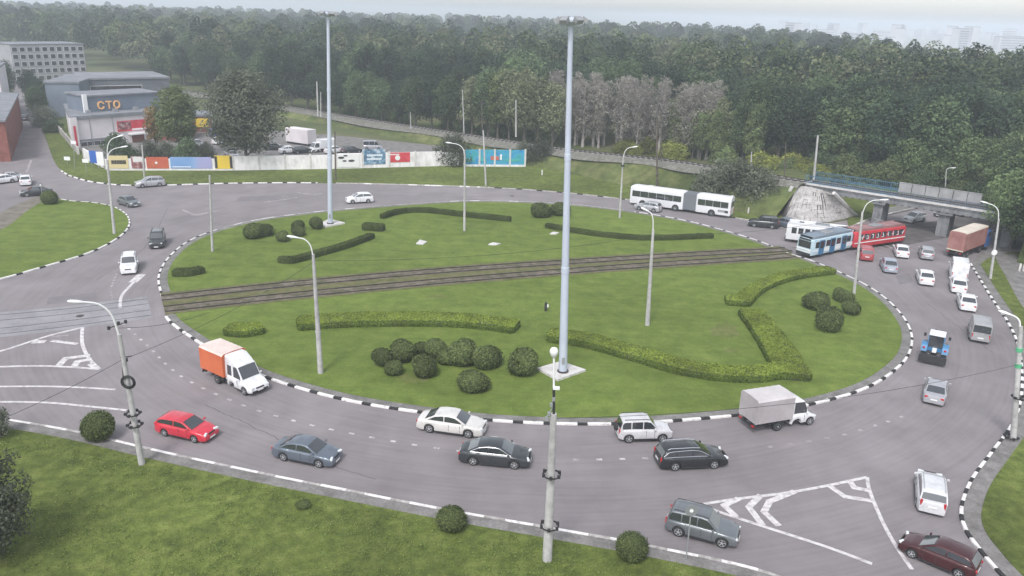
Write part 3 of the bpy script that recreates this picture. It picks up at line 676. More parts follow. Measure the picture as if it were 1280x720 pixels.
# ---------------- individual trees
PR = {
 'dark1': tree_proto(21, 16, 10, 'dark', 6500, .22, 30), 'dark2': tree_proto(22, 18, 9.5, 'dark', 6500, .22, 32),
 'mid1': tree_proto(23, 15, 9, 'mid', 6000, .21, 30), 'mid2': tree_proto(24, 13, 10, 'mid', 6000, .21, 28),
 'light1': tree_proto(25, 14, 7, 'light', 5500, .19, 28, shape='poplar'), 'olive1': tree_proto(26, 15, 8, 'olive', 5500, .20, 28),
 'mauve1': tree_proto(27, 15, 5.0, 'mauve', 4200, .11, 24, .14, 'pale_bark', 'poplar', sparse=True),
 'mauve2': tree_proto(28, 14, 5.5, 'mauve', 4200, .11, 24, .12, 'pale_bark', 'poplar', sparse=True),
 'fresh1': tree_proto(34, 12, 9, 'fresh', 6000, .20, 28), 'fresh2': tree_proto(35, 11, 6.5, 'fresh', 5000, .18, 26, .15, shape='cone'),
 'cone1': tree_proto(29, 14, 6, 'mid', 5000, .20, 28, .1, shape='cone'),
 'ybush': tree_proto(30, 3.4, 5.5, 'yellow', 3500, .12, 18, .05, shape='bush'), 'gbush': tree_proto(31, 3.6, 6, 'grey', 5000, .11, 20, .04, shape='bush'),
 'mbush': tree_proto(32, 3.2, 5, 'mid', 3500, .12, 18, .04, shape='bush'), 'lbush': tree_proto(33, 4, 5, 'light', 3500, .12, 18, .05, shape='bush')}
def tree_at(px, py, kind, Hm, label, cat='tree', name='tree', z=0, wide=1, group=None, d=None):
    b = P(px, py, z); H0 = {'dark1': 16, 'dark2': 18, 'mid1': 15, 'mid2': 13, 'light1': 14, 'olive1': 15, 'mauve1': 15, 'mauve2': 14, 'cone1': 14, 'fresh1': 12, 'fresh2': 11, 'ybush': 3.4, 'gbush': 3.6, 'mbush': 3.2, 'lbush': 4}[kind]
    s = Hm/H0; b.z = z
    return put_tree(PR[kind], b, random.uniform(0, 6.28), (s*wide, s*wide, s), name, label, cat, group)
# hero trees
big = tree_proto(41, 17.5, 14.0, 'grey', 26000, .19, 40, .2, 'bark', 'round')
b_ = P(309, 211); put_tree(big, b_, 1.0, (1.12, 1.12, 1.0), 'tree', 'large spreading tree with whitewashed trunk foot in front of the white wall')
MB().lathe([(.42, 0), (.40, .9), (.36, 1.0)], 12).build('whitewash', M['kwhite'], bpy.data.objects[[o.name for o in bpy.data.objects if o.get('label', '').startswith('large spreading tree')][0]])
g1 = tree_proto(42, 13, 8.6, 'light', 12000, .18, 30, .2, 'bark', 'round')
put_tree(g1, P(226, 197), .4, 1.05, 'tree', 'light green bushy tree behind the blue stretch of wall')
g2 = tree_proto(43, 10, 5, 'autumn', 2600, .20, 22, .2, 'bark', 'poplar'); put_tree(g2, P(196, 190), 1.4, .92, 'tree', 'yellowing slender tree in front of the red sign of the white building')
for i, (x, y, hh, lb) in enumerate([(163, 206, 3.6, 'dark bush behind the beige poster on the wall'), (188, 204, 4.0, 'dark bush behind the orange red poster on the wall'), (148, 196, 4.4, 'spiky dark bush against the white building'), (208, 202, 3.6, 'dark bush between the two posters behind the wall'), (236, 203, 4.6, 'dark bush behind the blue poster on the wall'), (258, 201, 3.4, 'low bush behind the right end of the blue poster')]):
    tree_at(x, y, 'gbush' if i % 2 else 'mbush', hh, lb, 'bush', 'bush', wide=.8)
tree_at(566, 206, 'gbush', 5.6, 'dark grey green bush breaking the white wall beside the blue painted stretch', 'bush', 'bush')
tree_at(676, 206, 'gbush', 5.0, 'dark bush at the right end of the blue painted wall', 'bush', 'bush', wide=.8)
tree_at(655, 204, 'gbush', 4.2, 'small dark bush leaning on the end of the blue painted wall', 'bush', 'bush', wide=.7)
for i, (x, y, hh) in enumerate([(882, 252, 4.8), (902, 250, 6.2), (924, 255, 6.8), (944, 259, 6.0), (960, 262, 4.6)]):
    tree_at(x, y, 'gbush', hh, ['left end bush of the dusty grey thicket behind the long bus', 'second bush of the dusty grey thicket behind the long bus', 'tallest bush in the middle of the dusty grey thicket behind the long bus', 'fourth bush of the dusty grey thicket behind the long bus', 'right end bush of the dusty grey thicket near the concrete slope'][i], 'bush', 'bush', wide=.95)
# right edge trees
for (x, y, k, hh, wd_, lb) in [(1262, 312, 'fresh1', 11, 1.1, 'tree with hanging branches over the arm of the right edge lamp post'), (1296, 330, 'dark1', 13, 1.0, 'dark tree at the right edge beside the footpath'),
    (1335, 350, 'mid1', 12, 1, 'tree beyond the right edge of the footpath'), (1238, 283, 'fresh1', 7.5, .8, 'smaller tree at the right end of the railway bridge'), (1290, 280, 'mid1', 13.5, 1.1, 'tall tree right of the bridge at the frame edge'),
    (1254, 262, 'dark1', 11, 1, 'dark tree behind the right end of the bridge'), (1330, 300, 'dark2', 14, 1, 'dark tall tree outside the right end of the footpath'), (1262, 288, 'fresh1', 12, 1.1, 'tall mid green tree hiding the right end of the bridge'), (1284, 300, 'dark1', 14, 1.2, 'tallest dark tree at the right edge behind the footpath'), (1244, 290, 'fresh1', 8.0, 1.0, 'bushy green tree in front of the right part of the bridge'), (1279, 322, 'mid1', 11, 1.2, 'mid green tree with low crown over the right footpath'), (1248, 300, 'olive1', 8.5, 1.1, 'small olive tree by the road edge under the right end of the bridge')]:
    tree_at(x, y, k, hh, lb, wide=wd_)
nearT = tree_proto(51, 6.2, 4.6, 'grey', 16000, .075, 34, .1, 'bark', 'round')
put_tree(nearT, P(-8, 700), .3, (1, 1, 1.05), 'tree', 'blurry dark tree close to the camera in the lower left corner')
nb2 = tree_proto(52, 2.4, 2.0, 'grey', 2500, .06, 22, .1, 'bark', 'round'); put_tree(nb2, P(2, 548), .9, 1, 'tree', 'small tree top at the left edge by the near kerb')

# forest behind the railway ------------------------------------------------
def crest_y(px):                 # photo row of the railway at column px
    xs = [-60, 120, 258, 335, 470, 600, 700, 820, 920, 1010, 1115, 1220, 1400]; ys = [72, 98, 118, 130, 152, 172, 187, 200, 214, 229, 246, 262, 290]
    return float(np.interp(px, xs, ys))
edge = []
hand = [  # px, base row, kind, height  (front rows, read off the photo)
 (690, 186, 'olive1', 14.5), (672, 183, 'olive1', 15.5), (655, 180, 'olive1', 17), (636, 176, 'olive1', 16.5), (622, 174, 'light1', 16), (610, 172, 'mid1', 15), (590, 170, 'olive1', 14), (560, 168, 'mid1', 14), (540, 164, 'dark1', 13), (520, 162, 'mid1', 13),
 (500, 160, 'dark1', 12), (478, 157, 'mid1', 12), (460, 154, 'mid2', 13), (445, 152, 'mid1', 13), (425, 148, 'dark2', 13), (405, 146, 'dark1', 15), (385, 142, 'dark2', 16), (365, 139, 'dark1', 17), (345, 136, 'dark2', 18),
 (1010, 208, 'mid1', 9), (1040, 214, 'fresh1', 12), (1064, 216, 'fresh1', 15), (1086, 218, 'fresh1', 14.5), (1104, 220, 'fresh2', 11), (1128, 232, 'fresh1', 9.5), (1150, 234, 'fresh1', 9), (1170, 236, 'fresh2', 11), (1188, 238, 'fresh2', 12.5), (1206, 240, 'fresh1', 10.5), (1224, 244, 'fresh1', 10), (1242, 246, 'fresh2', 11), (1262, 244, 'fresh1', 11.5), (1140, 224, 'mid2', 10), (1215, 224, 'fresh2', 12),
 (975, 206, 'dark2', 12), (955, 202, 'dark1', 13)]
for i, (x, y, k, hh) in enumerate(hand):
    zone = 'left of the far mast' if x < 411 else 'between the two tall masts' if x < 712 else 'right of the tall mast' if x < 1000 else 'behind the railway bridge'
    kd = {'olive1': 'olive', 'light1': 'pale green', 'mid1': 'mid green', 'mid2': 'broad mid green', 'dark1': 'dark green', 'dark2': 'tall dark green', 'cone1': 'pointed green', 'fresh1': 'fresh green', 'fresh2': 'pointed fresh green'}[k]
    tree_at(x, y, k, hh*1.0, '%s tree in the front row behind the railway %s' % (kd, zone), wide=random.uniform(.9, 1.15), group='front row trees behind the railway '+zone)
for i in range(46):
    x = random.uniform(688, 892); y = crest_y(x)-random.uniform(4, 17)
    tree_at(x, y, 'mauve1' if i % 2 else 'mauve2', random.uniform(13, 17), 'slender bare tree with pale trunk and mauve twigs behind the railway', wide=random.uniform(.85, 1.25), group='bare pale trees in the stand behind the railway')
for i in range(16):
    x = random.uniform(838, 944); y = crest_y(x)-random.uniform(6, 18)
    tree_at(x, y, 'light1' if i % 3 else 'olive1', random.uniform(10, 13.5), 'slender pale green tree at the right end of the bare stand', wide=random.uniform(.8, 1.1), group='pale green trees beside the bare stand')
for i in range(26):
    x = random.uniform(770, 1030); y = crest_y(x)-random.uniform(-1, 9)
    tree_at(x, y, 'ybush' if i % 4 else 'lbush', random.uniform(2.4, 4.4), 'yellow green bush along the railway right of the tall mast', 'bush', 'bush', wide=1.1, group='yellow green bushes along the railway')
for i in range(22):
    x = random.uniform(1010, 1290); y = crest_y(x)-random.uniform(6, 20)
    tree_at(x, y, 'lbush' if i % 2 else 'mbush', random.uniform(3, 5.5), 'leafy bush behind the railway bridge', 'bush', 'bush', group='bushes behind the railway bridge')
for i in range(14):
    x = random.uniform(440, 700); y = crest_y(x)-random.uniform(1, 6)
    tree_at(x, y, 'mbush', random.uniform(2, 4), 'low green bush along the railway left of the tall mast', 'bush', 'bush', group='low bushes along the railway')
for i in range(16):
    x = random.uniform(200, 345); y = crest_y(x)-random.uniform(3, 14)
    tree_at(x, y, random.choice(['dark1', 'mid1', 'olive1', 'mid2']), random.uniform(11, 17), 'hazy tree behind the yard buildings left of the big tree', group='hazy trees behind the yard buildings')
# second and third rows: individuals on a jittered grid
cnt = 0
for row, (lo, hi, nx) in enumerate([(9, 18, 42), (20, 30, 40), (32, 42, 34)]):
    for i in range(nx):
        x = 200+(1180*(i+.5+random.uniform(-.4, .4))/nx); y = crest_y(min(x, 1150))-random.uniform(lo, hi)*(1 if x > 500 else .75)
        if 690 < x < 890 and row == 0: continue
        if x > 1000 and row == 0: y -= 8
        k = random.choice(['dark1', 'dark2', 'dark1', 'mid1', 'mid2', 'dark2'])
        zone = 'left of the far mast' if x < 411 else 'between the two tall masts' if x < 712 else 'right of the tall mast' if x < 1000 else 'behind the bridge'
        tree_at(x, y, k, random.uniform(14.5, 19), '%s tree deeper in the wood %s' % ('dark green' if k[0] == 'd' else 'mid green', zone), wide=random.uniform(.95, 1.3), group='trees deeper in the wood '+zone); cnt += 1
# far wood, one uncountable mass: merged crowns
def far_limit(px): return float(np.interp(px, [-400, 300, 640, 860, 960, 1040, 1100, 1230, 1400], [1500, 1500, 1300, 1000, 830, 620, 450, 340, 290]))
rs = RS(77); ds = rs.uniform(0, 1, 60000); V = []; C = []; RR = []; HH = []
npt = 0
for _ in range(60000):
    px = rs.uniform(-160, 1380); lim = far_limit(px); y0 = crest_y(min(px, 1150))-(40 if px > 500 else 30 if px > 400 else 16)
    b0 = P(px, y0); d0 = b0.length
    if d0 > lim*.95: d0 = lim*.8
    u = rs.rand(); d = 1/((1-u)/d0+u/lim)*rs.uniform(.97, 1.03) if rs.rand() < .6 else d0+(lim-d0)*rs.rand()
    dirv = Vector((ray(px, 200).x, ray(px, 200).y, 0)).normalized(); q = dirv*d
    C.append((q.x, q.y)); HH.append((rs.uniform(11, 22) if rs.rand() < .8 else rs.uniform(20, 24))*(1.0 if d < 500 else 1.06)); npt += 1
    if npt >= 3000: break
C = np.array(C); HH = np.array(HH)
K = 420; n = len(C)
th = rs.normal(size=(n*K, 3)); th /= np.linalg.norm(th, axis=1)[:, None]; th[:, 2] = np.where(th[:, 2] < -.3, -th[:, 2], th[:, 2])
ti = np.repeat(np.arange(n), K); dist = np.linalg.norm(C, axis=1)
Rw = rs.uniform(3.2, 6.8, n)*np.interp(dist, [200, 1200], [1, 1.7]); lob = rs.normal(size=(n, 7, 3)); lob /= np.linalg.norm(lob, axis=2)[:, :, None]
bl = np.clip((th[:, None, :]*lob[ti]).sum(2), 0, 1)**4; rr = .72+.42*bl.max(1)
cx = np.stack([C[ti, 0]+th[:, 0]*Rw[ti]*rr, C[ti, 1]+th[:, 1]*Rw[ti]*rr, HH[ti]*.56+th[:, 2]*HH[ti]*.42*rr], 1)
nn = th+rs.normal(size=th.shape)*.5; nn /= np.linalg.norm(nn, axis=1)[:, None]
a = np.cross(nn, rs.normal(size=nn.shape)); a /= np.linalg.norm(a, axis=1)[:, None]; b = np.cross(nn, a)
s = (rs.uniform(.40, 1.0, n*K)*np.interp(dist, [200, 1200], [.50, 1.5])[ti])[:, None]
v = np.stack([cx-a*s, cx-b*s*.8, cx+a*s, cx+b*s*.8], 1).reshape(-1, 3)
fm = mesh_np('far_wood', v, np.arange(n*K*4).reshape(-1, 4), [LEAF['dark'], LEAF['mid'], LEAF['olive'], LEAF['light']])
mi = np.repeat(rs.choice(4, n, p=(.42, .36, .14, .08)).astype(np.int32), K); fm.polygons.foreach_set('material_index', mi)
tag(obj('far_wood', fm), 'far dark green wood stretching to the horizon behind the railway', 'wood', kind='stuff')
# weeds in the near verge
rs = RS(5); pts = []
while len(pts) < 2600:
    x, y = rs.uniform(-20, 860), rs.uniform(530, 745)
    if y > np.interp(x, [0, 100, 330, 560, 830], [536, 553, 604, 652, 700])+3: 
        p = P(x, y, .118)
        if (math.sin(p.x*.7)+math.sin(p.y*.9+p.x*.3)) > rs.uniform(-1.6, 1.4): pts.append((p.x, p.y, .125))
pts = np.array(pts); K = 7; n = len(pts); ti = np.repeat(np.arange(n), K); c = pts[ti]+rs.normal(size=(n*K, 3))*np.array([.09, .09, .02]); c[:, 2] = .14+rs.rand(n*K)*.09
a = rs.normal(size=(n*K, 3)); a[:, 2] *= .5; a /= np.linalg.norm(a, axis=1)[:, None]; b = np.cross(a, rs.normal(size=a.shape)); b /= np.linalg.norm(b, axis=1)[:, None]; s = rs.uniform(.02, .06, (n*K, 1))
v = np.stack([c-a*s, c-b*s*.6, c+a*s, c+b*s*.6], 1).reshape(-1, 3)
tag(obj('weeds', mesh_np('weeds', v, np.arange(n*K*4).reshape(-1, 4), [LEAF['weed']])), 'small weeds dotted through the near verge', 'weeds', kind='stuff')
# the air
hz = MB(); hz.box((0, 4200, 22), (15000, 8700, 48)); ho = hz.build('haze', [])
hm = bpy.data.materials.new('haze_air'); hm.use_nodes = True; t = hm.node_tree; t.nodes.clear()
pv = t.nodes.new('ShaderNodeVolumePrincipled'); pv.inputs['Color'].default_value = (.84, .90, 1, 1); pv.inputs['Density'].default_value = .0006; pv.inputs['Anisotropy'].default_value = .1
om = t.nodes.new('ShaderNodeOutputMaterial'); t.links.new(pv.outputs[0], om.inputs['Volume']); ho.data.materials.append(hm)
tag(ho, 'pale bluish haze thickening over the far wood', 'haze', kind='stuff')
# ================================================================== FIXED THINGS
# ---- railway bridge
bA, bB = P(1006, 229.5, 4.6), P(1300, 275, 4.6); bd = (bB-bA).normalized(); bn = Vector((-bd.y, bd.x, 0)); bn = bn if bn.y > 0 else -bn; BL = (bB-bA).length; ba = atan2(bd.y, bd.x)
br = empty('railway_bridge', (bA.x, bA.y, 0), ba); tag(br, 'concrete railway bridge with blue railing and cracked sloped abutment', 'bridge')
sgn = 1 if Vector((-sin(ba), cos(ba), 0)).dot(bn) > 0 else -1          # local +y * sgn = away from viewer
def bx(name, x0, x1, y0, y1, z0, z1, m, par=br, bev=0):
    return MB().box(((x0+x1)/2, sgn*(y0+y1)/2, (z0+z1)/2), (x1-x0, abs(y1-y0), z1-z0)).build(name, m, par, bevel=bev)
M['girder'] = noisy('bridge_concrete', [(.14, .145, .155), (.20, .205, .215), (.26, .26, .27)], .8, .85, 8, (.3, .7), extra=[(.8, 1.15, 1.5, (2, 2, .2))])
bx('deck', -.5, BL, 0, 4.6, 4.25, 4.55, M['girder']); 
gd = MB(); gd.box((BL/2, 0, 0), (BL, .5, .72)); 
for i in range(int(BL/1.0)): gd.box((.5+i*1.0, -.27*sgn, -.30), (.35, .05, .10), 1)
o = gd.build('girder', [M['girder'], M['kerb_d'] if 'kerb_d' in M else M['trim']], br); o.location = (0, sgn*.35, 3.86)
bx('girder', 0, BL, 3.9, 4.4, 3.5, 4.22, M['girder'])
bx('edge_beam', -.5, BL, -.12, .22, 4.5, 4.78, M['slab'])
M['blue_rail'] = noisy('blue_paint', [(.06, .14, .22), (.10, .20, .30)], 3, .5)
M['dark_rail'] = noisy('dark_blue_paint', [(.09, .12, .17), (.16, .19, .24)], 3, .6)
def railing(name, x0, x1, y, m, h=1.15, step=.28):
    mb = MB()
    for z in (.12, h): mb.box(((x0+x1)/2, sgn*y, 4.76+z), (x1-x0, .07, .08))
    n = int((x1-x0)/step)
    for i in range(n+1): mb.box((x0+(x1-x0)*i/n, sgn*y, 4.76+h/2), (.10 if i % 8 == 0 else .045, .05, h))
    return mb.build(name, m, br)
xsplit = (P(1113, 245, 4.6)-bA).dot(bd)
railing('railing', 0, xsplit+1, 0.05, M['blue_rail']); railing('railing', 0, xsplit, 4.5, M['blue_rail']); railing('railing', xsplit+1, BL, .05, M['dark_rail'], .75)
M['screen'] = noisy('screen_panels', [(.26, .26, .27), (.36, .355, .36)], .7, .8)
# pale panels on the right half
xend = (P(1219, 261, 4.6)-bA).dot(bd); pw = (xend-xsplit)/6
for i in range(6):
    mb = MB(); x0 = xsplit+i*pw
    mb.box((x0+pw/2, sgn*4.35, 5.45), (pw-.1, .12, 1.35)); mb.box((x0+pw/2, sgn*4.35, 6.14), (pw-.02, .22, .08)); mb.build('screen_panel', M['screen'], br)
# rails on the bridge
mb = MB()
for y in (1.5, 3.0): mb.box((BL/2, sgn*y, 4.66), (BL, .08, .16))
mb.build('rails', M['rail'], br)
# piers
for px_, w_ in ((1092, 1.3), (1181, 1.5), (1262, 1.5)):
    f = P(px_, 283 if px_ < 1100 else 287, 0)
    x = (P(px_, 252 if px_ < 1100 else 262 if px_ < 1200 else 276, 4.0)-bA).dot(bd)
    mb = MB(); mb.box((x, sgn*2.3, 1.7), (w_, 3.4, 3.5)); mb.box((x, sgn*2.3, 3.35), (w_*1.5, 4.3, .35)); mb.build('pier', M['girder'], br)
# sloped abutment: quarter cone of cracked slabs
M['cracked'] = noisy('cracked_slabs', [(.24, .225, .22), (.36, .34, .335), (.43, .41, .405), (.48, .46, .455)], .7, .9, 10, (.30, .66), .8, 5, .2, extra=[(.75, 1.15, 2.5, None)])
def cone(topx, botx, name, lab=None):
    top = [P(*q, 4.35) for q in topx]; bot = [P(*q, 0.02) for q in botx]
    T_ = resample(top, .4); n = len(T_); B_ = resample(spline(bot, 8), .01); B_ = [B_[int(i*(len(B_)-1)/(n-1))] for i in range(n)]
    return T_, B_
ab = MB(); T_, B_ = cone([(990, 233.5), (1000, 232.5), (1012, 234)], [(976, 268), (981, 274), (1005, 277), (1040, 276), (1069, 269)], 'abutment')
rnd = random.Random(9); n = 30
Bs = spline(PP([(975, 266), (981, 274), (1004, 278), (1040, 277), (1070, 270)], .02), 8)
Tp = spline(PP([(990, 234), (999, 232.5), (1012, 234), (1028, 238), (1042, 242)], 4.3), 8)
nb, nt_ = len(Bs)-1, 9
for i in range(0, nb, 2):
    for j in range(nt_-1):
        def q(a_, b_):
            p = Bs[min(a_, nb)].lerp(Tp[min(a_, nb)], b_/(nt_-1)); return p+Vector((0, 0, .0))
        dz = rnd.uniform(-.05, .05); g_ = .97 if rnd.random() < .8 else .86
        c = [q(i, j), q(i+2, j), q(i+2, j+1), q(i, j+1)]; m_ = (c[0]+c[1]+c[2]+c[3])/4
        c = [m_+(k-m_)*g_+Vector((0, 0, dz)) for k in c]
        ab.add([tuple(k+Vector((.03, -.06, .06))) for k in c]+[tuple(k-Vector((0, 0, .25))) for k in c], [(0, 1, 2, 3), (0, 1, 5, 4), (1, 2, 6, 5), (2, 3, 7, 6), (3, 0, 4, 7)], 0)
Mi = (Matrix.Translation((bA.x, bA.y, 0))@Matrix.Rotation(ba, 4, 'Z')).inverted()
ab.v = [tuple(Mi@Vector(v)) for v in ab.v]; ab.build('slope_slabs', M['cracked'], br)
core = MB(); core.grid([[tuple(Mi@Bs[i]) , tuple(Mi@Tp[i])] for i in range(nb+1)]); core.build('abutment', M['rail_c'] if 'rail_c' in M else M['railbed'], br)
# edge strips of the slope
for pts in ([Bs[0], Tp[0]], [Bs[-1], Tp[-1]]):
    MB().tube([Mi@(pts[0]+Vector((0, 0, .1))), Mi@(pts[1]+Vector((0, 0, .1)))], .28, 6).build('slope_edge', M['slab'], br)
bx('abutment_wall', -1.2, .6, .3, 4.4, 0, 4.3, M['girder']); bx('abutment_wall', BL-.8, BL+2, -.1, 4.6, 0, 4.6, M['girder'])
# bank closing the near end and the bank going on behind the right trees
p0, p1 = crest[0], bA
mbk = MB(); ends = [(P(990, 233, 4.3)), P(975, 266, 0)]
mbk.add([tuple(P(940, 219, 4.5)), tuple(P(992, 231, 4.45)), tuple(P(975, 267, 0)), tuple(P(930, 268, -.02)), tuple(P(1012, 226, 4.4)), tuple(P(1012, 205, 0))], [(0, 1, 2, 3), (0, 1, 4), (0, 4, 5)])
struct('bank_end', mbk, M['bank'])
rc = spline([bB+bn*2.3-bd*1, bB+bd*8+bn*3, bB+bd*20+bn*7, bB+bd*45+bn*18], 5); bank('embankment', rc)

# ---- posts and lamps
def circ_ring(mb, c, r_, t_, m=0, axis='z', n=14):
    pts = []
    for k in range(n+1):
        a_ = 2*pi*k/n; pts.append(Vector(c)+(Vector((cos(a_), sin(a_), 0)) if axis == 'z' else Vector((cos(a_), 0, sin(a_))))*r_)
    mb.tube(pts, t_, 6, m)
def post(base_px, top_px, r0, r1, name, label, cat='pole', m='conc_pole', group=None, z=.1):
    b = P(*base_px, z); t = T(*top_px, b); r_ = empty(name, b); tag(r_, label, cat, group)
    MB().tube([Vector((0, 0, -.2)), (t-b)*.5, t-b], [r0, (r0+r1)/2, r1], 12).build('pole', M[m], r_, smooth=50); return r_, b, t
def lamp(base_px, top_px, arm_px, r0, r1, label, head=.75, m='conc_pole', ar=.05, bow=.5, group='street lamps around the roundabout', z=.1):
    r_, b, t = post(base_px, top_px, r0, r1, 'street_lamp', label, 'street lamp', m, group, z)
    for i, a_ in enumerate(arm_px if isinstance(arm_px, list) else [arm_px]):
        h = T(*a_, b)
        s0 = t-b+Vector((0, 0, -.3)); e = h-b; mid = Vector((s0.x*.85+e.x*.15, s0.y*.85+e.y*.15, s0.z+(e.z-s0.z)*.6)); m2 = Vector((s0.x*.5+e.x*.5, s0.y*.5+e.y*.5, s0.z+(e.z-s0.z)*.9))
        arm = spline([s0, mid, m2, e], 5)
        MB().tube(arm, ar, 8).build('arm', M['conc_pole'] if ar > .06 else M['white_metal'], r_, smooth=50)
        d = (arm[-1]-arm[-3]); d.normalize(); ang = atan2(d.y, d.x); tilt = math.asin(max(-1, min(1, d.z)))
        Mx = Matrix.Translation(e)@Matrix.Rotation(ang, 4, 'Z')@Matrix.Rotation(-tilt, 4, 'Y')
        hd = MB(); rings = []
        for x, w_, h_ in ((-.15, .05, .05), (0, .10, .08), (head*.35, .17, .11), (head*.8, .16, .10), (head, .06, .04)):
            rings.append([(x, w_*cos(2*pi*k/10), h_*sin(2*pi*k/10)*(1 if sin(2*pi*k/10) > 0 else .5)) for k in range(10)])
        hd.loft(rings, 0, Mx); L = hd.build('lamp_head', M['white_metal'], r_, smooth=50)
        MB().lathe([(.02, -.12), (.11, -.09), (.13, -.03)], 10, 0, Mx@Matrix.Translation((head*.55, 0, 0))).build('lens', M['lens'], L, smooth=50)
    return r_, b, t
def band(root, b, t, f, r_, hh, m, name='band'):
    c = (t-b)*f; MB().lathe([(r_, -hh/2), (r_, hh/2)], 12, 0, Matrix.Translation(c)).build(name, m, root)
r1_, b1, t1 = lamp((177.5, 580), (149, 418), (102, 377.5), .21, .13, 'leaning lamp post with black coil rings at the lower left kerb', ar=.06, z=.11)
def coil(root, b, t, px, py, rad, flat=True):
    c = T(px, py, b)-b; mb = MB(); 
    if flat:
        circ_ring(mb, c, rad, .045)
        for k in range(6):
            a_ = 2*pi*k/6+.4; mb.box(c+Vector((cos(a_)*rad, sin(a_)*rad, .03)), (.16, .16, .14))
    else:
        circ_ring(mb, c+Vector((0, -.2, 0)), rad, .06, 0, 'y'); circ_ring(mb, c+Vector((0.05, -.28, .05)), rad*.8, .05, 0, 'y')
    mb.build('cable_coil', M['black_rub'], root)
coil(r1_, b1, t1, 162, 476, .42, False); coil(r1_, b1, t1, 166, 517, .42); coil(r1_, b1, t1, 168.5, 531, .42)
mb = MB()
for (x0, y0, x1, y1) in ((136, 410, 157, 403), (150, 447, 165, 445), (153, 452, 154, 472)):
    mb.tube([T(x0, y0, b1)-b1, T(x1, y1, b1)-b1], .035, 6)
for q in ((136, 410), (157, 402), (148, 404), (158, 450)): mb.box(T(*q, b1)-b1, (.13, .13, .2))
mb.build('bracket', M['trim'], r1_)

r7, b7, t7 = lamp((400.8, 466), (391.5, 318), (371, 297), .24, .12, 'lamp post with slender curved arm standing left on the island', z=.12)
band(r7, b7, t7, .36, .23, .12, M['concrete'])
r5, b5, t5 = lamp((809.2, 406.5), (816.5, 287), (810, 264), .23, .12, 'lamp post with short curved arm on the island right of the tall mast', ar=.05, z=.12)
r6, b6, t6 = lamp((774.5, 272.5), (779, 196), (791, 184), .17, .10, 'lamp post at the far side of the island left of the long bus', z=.12)
band(r6, b6, t6, .86, .28, .22, M['trim'], 'junction_box')
rs_, bs_, ts_ = lamp((580.5, 288.5), (581, 192), (564, 179), .17, .11, 'lamp post with drooping arm at the far side of the island between the masts', z=.12)
r3, b3, t3 = lamp((1067.5, 367.5), (1078, 265), (1101, 250), .17, .11, 'lamp post at the right edge of the island by the trams', z=.12)
r4, b4, t4 = lamp((1238, 348), (1248.5, 274), (1234, 254), .17, .10, 'lamp post with round white sign beside the right kerb', z=.12)
s_ = MB(); c = T(1242.5, 315, b4)-b4; s_.lathe([(.34, 0), (.34, .04)], 20, 0, Matrix.Translation(c+Vector((-.1, -.24, 0)))@Matrix.Rotation(R(90), 4, 'X')); s_.build('round_sign', M['plate'], r4)
lamp((143, 292), (134, 200), [(152, 184), (147, 171)], .19, .13, 'double armed lamp post on the tip of the left lawn', z=.12)
r8, b8, t8 = lamp((1267, 549), (1276, 408), (1262, 393), .22, .15, 'green banded lamp post at the right frame edge', ar=.06, z=.12)
M['green'] = mat('green_plastic', (.10, .42, .22), .5)
for f_ in (.66, .80): band(r8, b8, t8, f_, .22, .28, M['green'])
for q in ((1264, 546), (1274, 497)): coil(r8, b8, t8, *q, .42)
lamp((1181, 243.5), (1183, 212), (1189, 210), .13, .09, 'lamp post behind the railway bridge', z=.1)
# plain posts
pz = 'plain concrete posts carrying wires'
for (bp, tp, ra, rb, lb, z) in [
  ((265.5, 314), (262, 219), .17, .10, 'plain pale post at the far left edge of the island', .12), ((180.5, 222), (177.5, 181), .16, .11, 'plain pale post in front of the orange red poster', .1),
  ((821.5, 238), (821, 150), .19, .13, 'post with dark insulators behind the articulated bus', .3), ((607.5, 232), (604, 163), .17, .12, 'post with a crossarm in front of the blue painted wall', .1),
  ((645, 170), (645, 125), .20, .14, 'white post rising at the railway behind the blue painted wall', 2.6), ((397.5, 144), (396, 102), .22, .16, 'white post at the railway left of the far mast', 2.5),
  ((401, 145), (401, 115), .15, .1, 'thin grey post next to the white railway post', 2.5), ((513.5, 160), (513, 140), .12, .09, 'short white post by the railway between the masts', 3),
  ((580, 165), (578, 112), .14, .09, 'left of two thin railway posts left of the white post', 3.3), ((603, 163), (602, 125), .14, .09, 'thin dark railway post above the crossarm post', 3.4),
  ((419.5, 225), (418.5, 164), .15, .11, 'thin dark post in front of the white wall by the far mast', .1), ((1017, 226), (1022.5, 169), .2, .14, 'pale leaning post at the left end of the blue bridge railing', 4.4),
  ((980.5, 224), (982.5, 176), .10, .07, 'thin dark post on the railway left of the bridge', 4.4), ((938.5, 210), (939.5, 190), .13, .1, 'short pale post among the yellow bushes', 4.4),
  ((827, 200), (826, 140), .10, .07, 'dark thin trunklike post behind the insulator post', 4.4), ((707, 184), (706, 140), .10, .07, 'thin dark post half hidden by the tall mast', 4.0)]:
    rt_, b_, t_ = post(bp, tp, ra, rb, 'utility_post', lb, 'post', 'conc_pole' if 'dark' not in lb else 'bark', pz, z)
    if 'crossarm' in lb or 'insulator' in lb:
        h = (t_-b_).z; mb = MB()
        for f_ in (.97, .9): mb.box((0, 0, h*f_), (1.3, .1, .1))
        for x in (-.55, 0, .55): mb.box((x, 0, h*.97+.14), (.1, .1, .22))
        mb.build('crossarm', M['trim'], rt_)
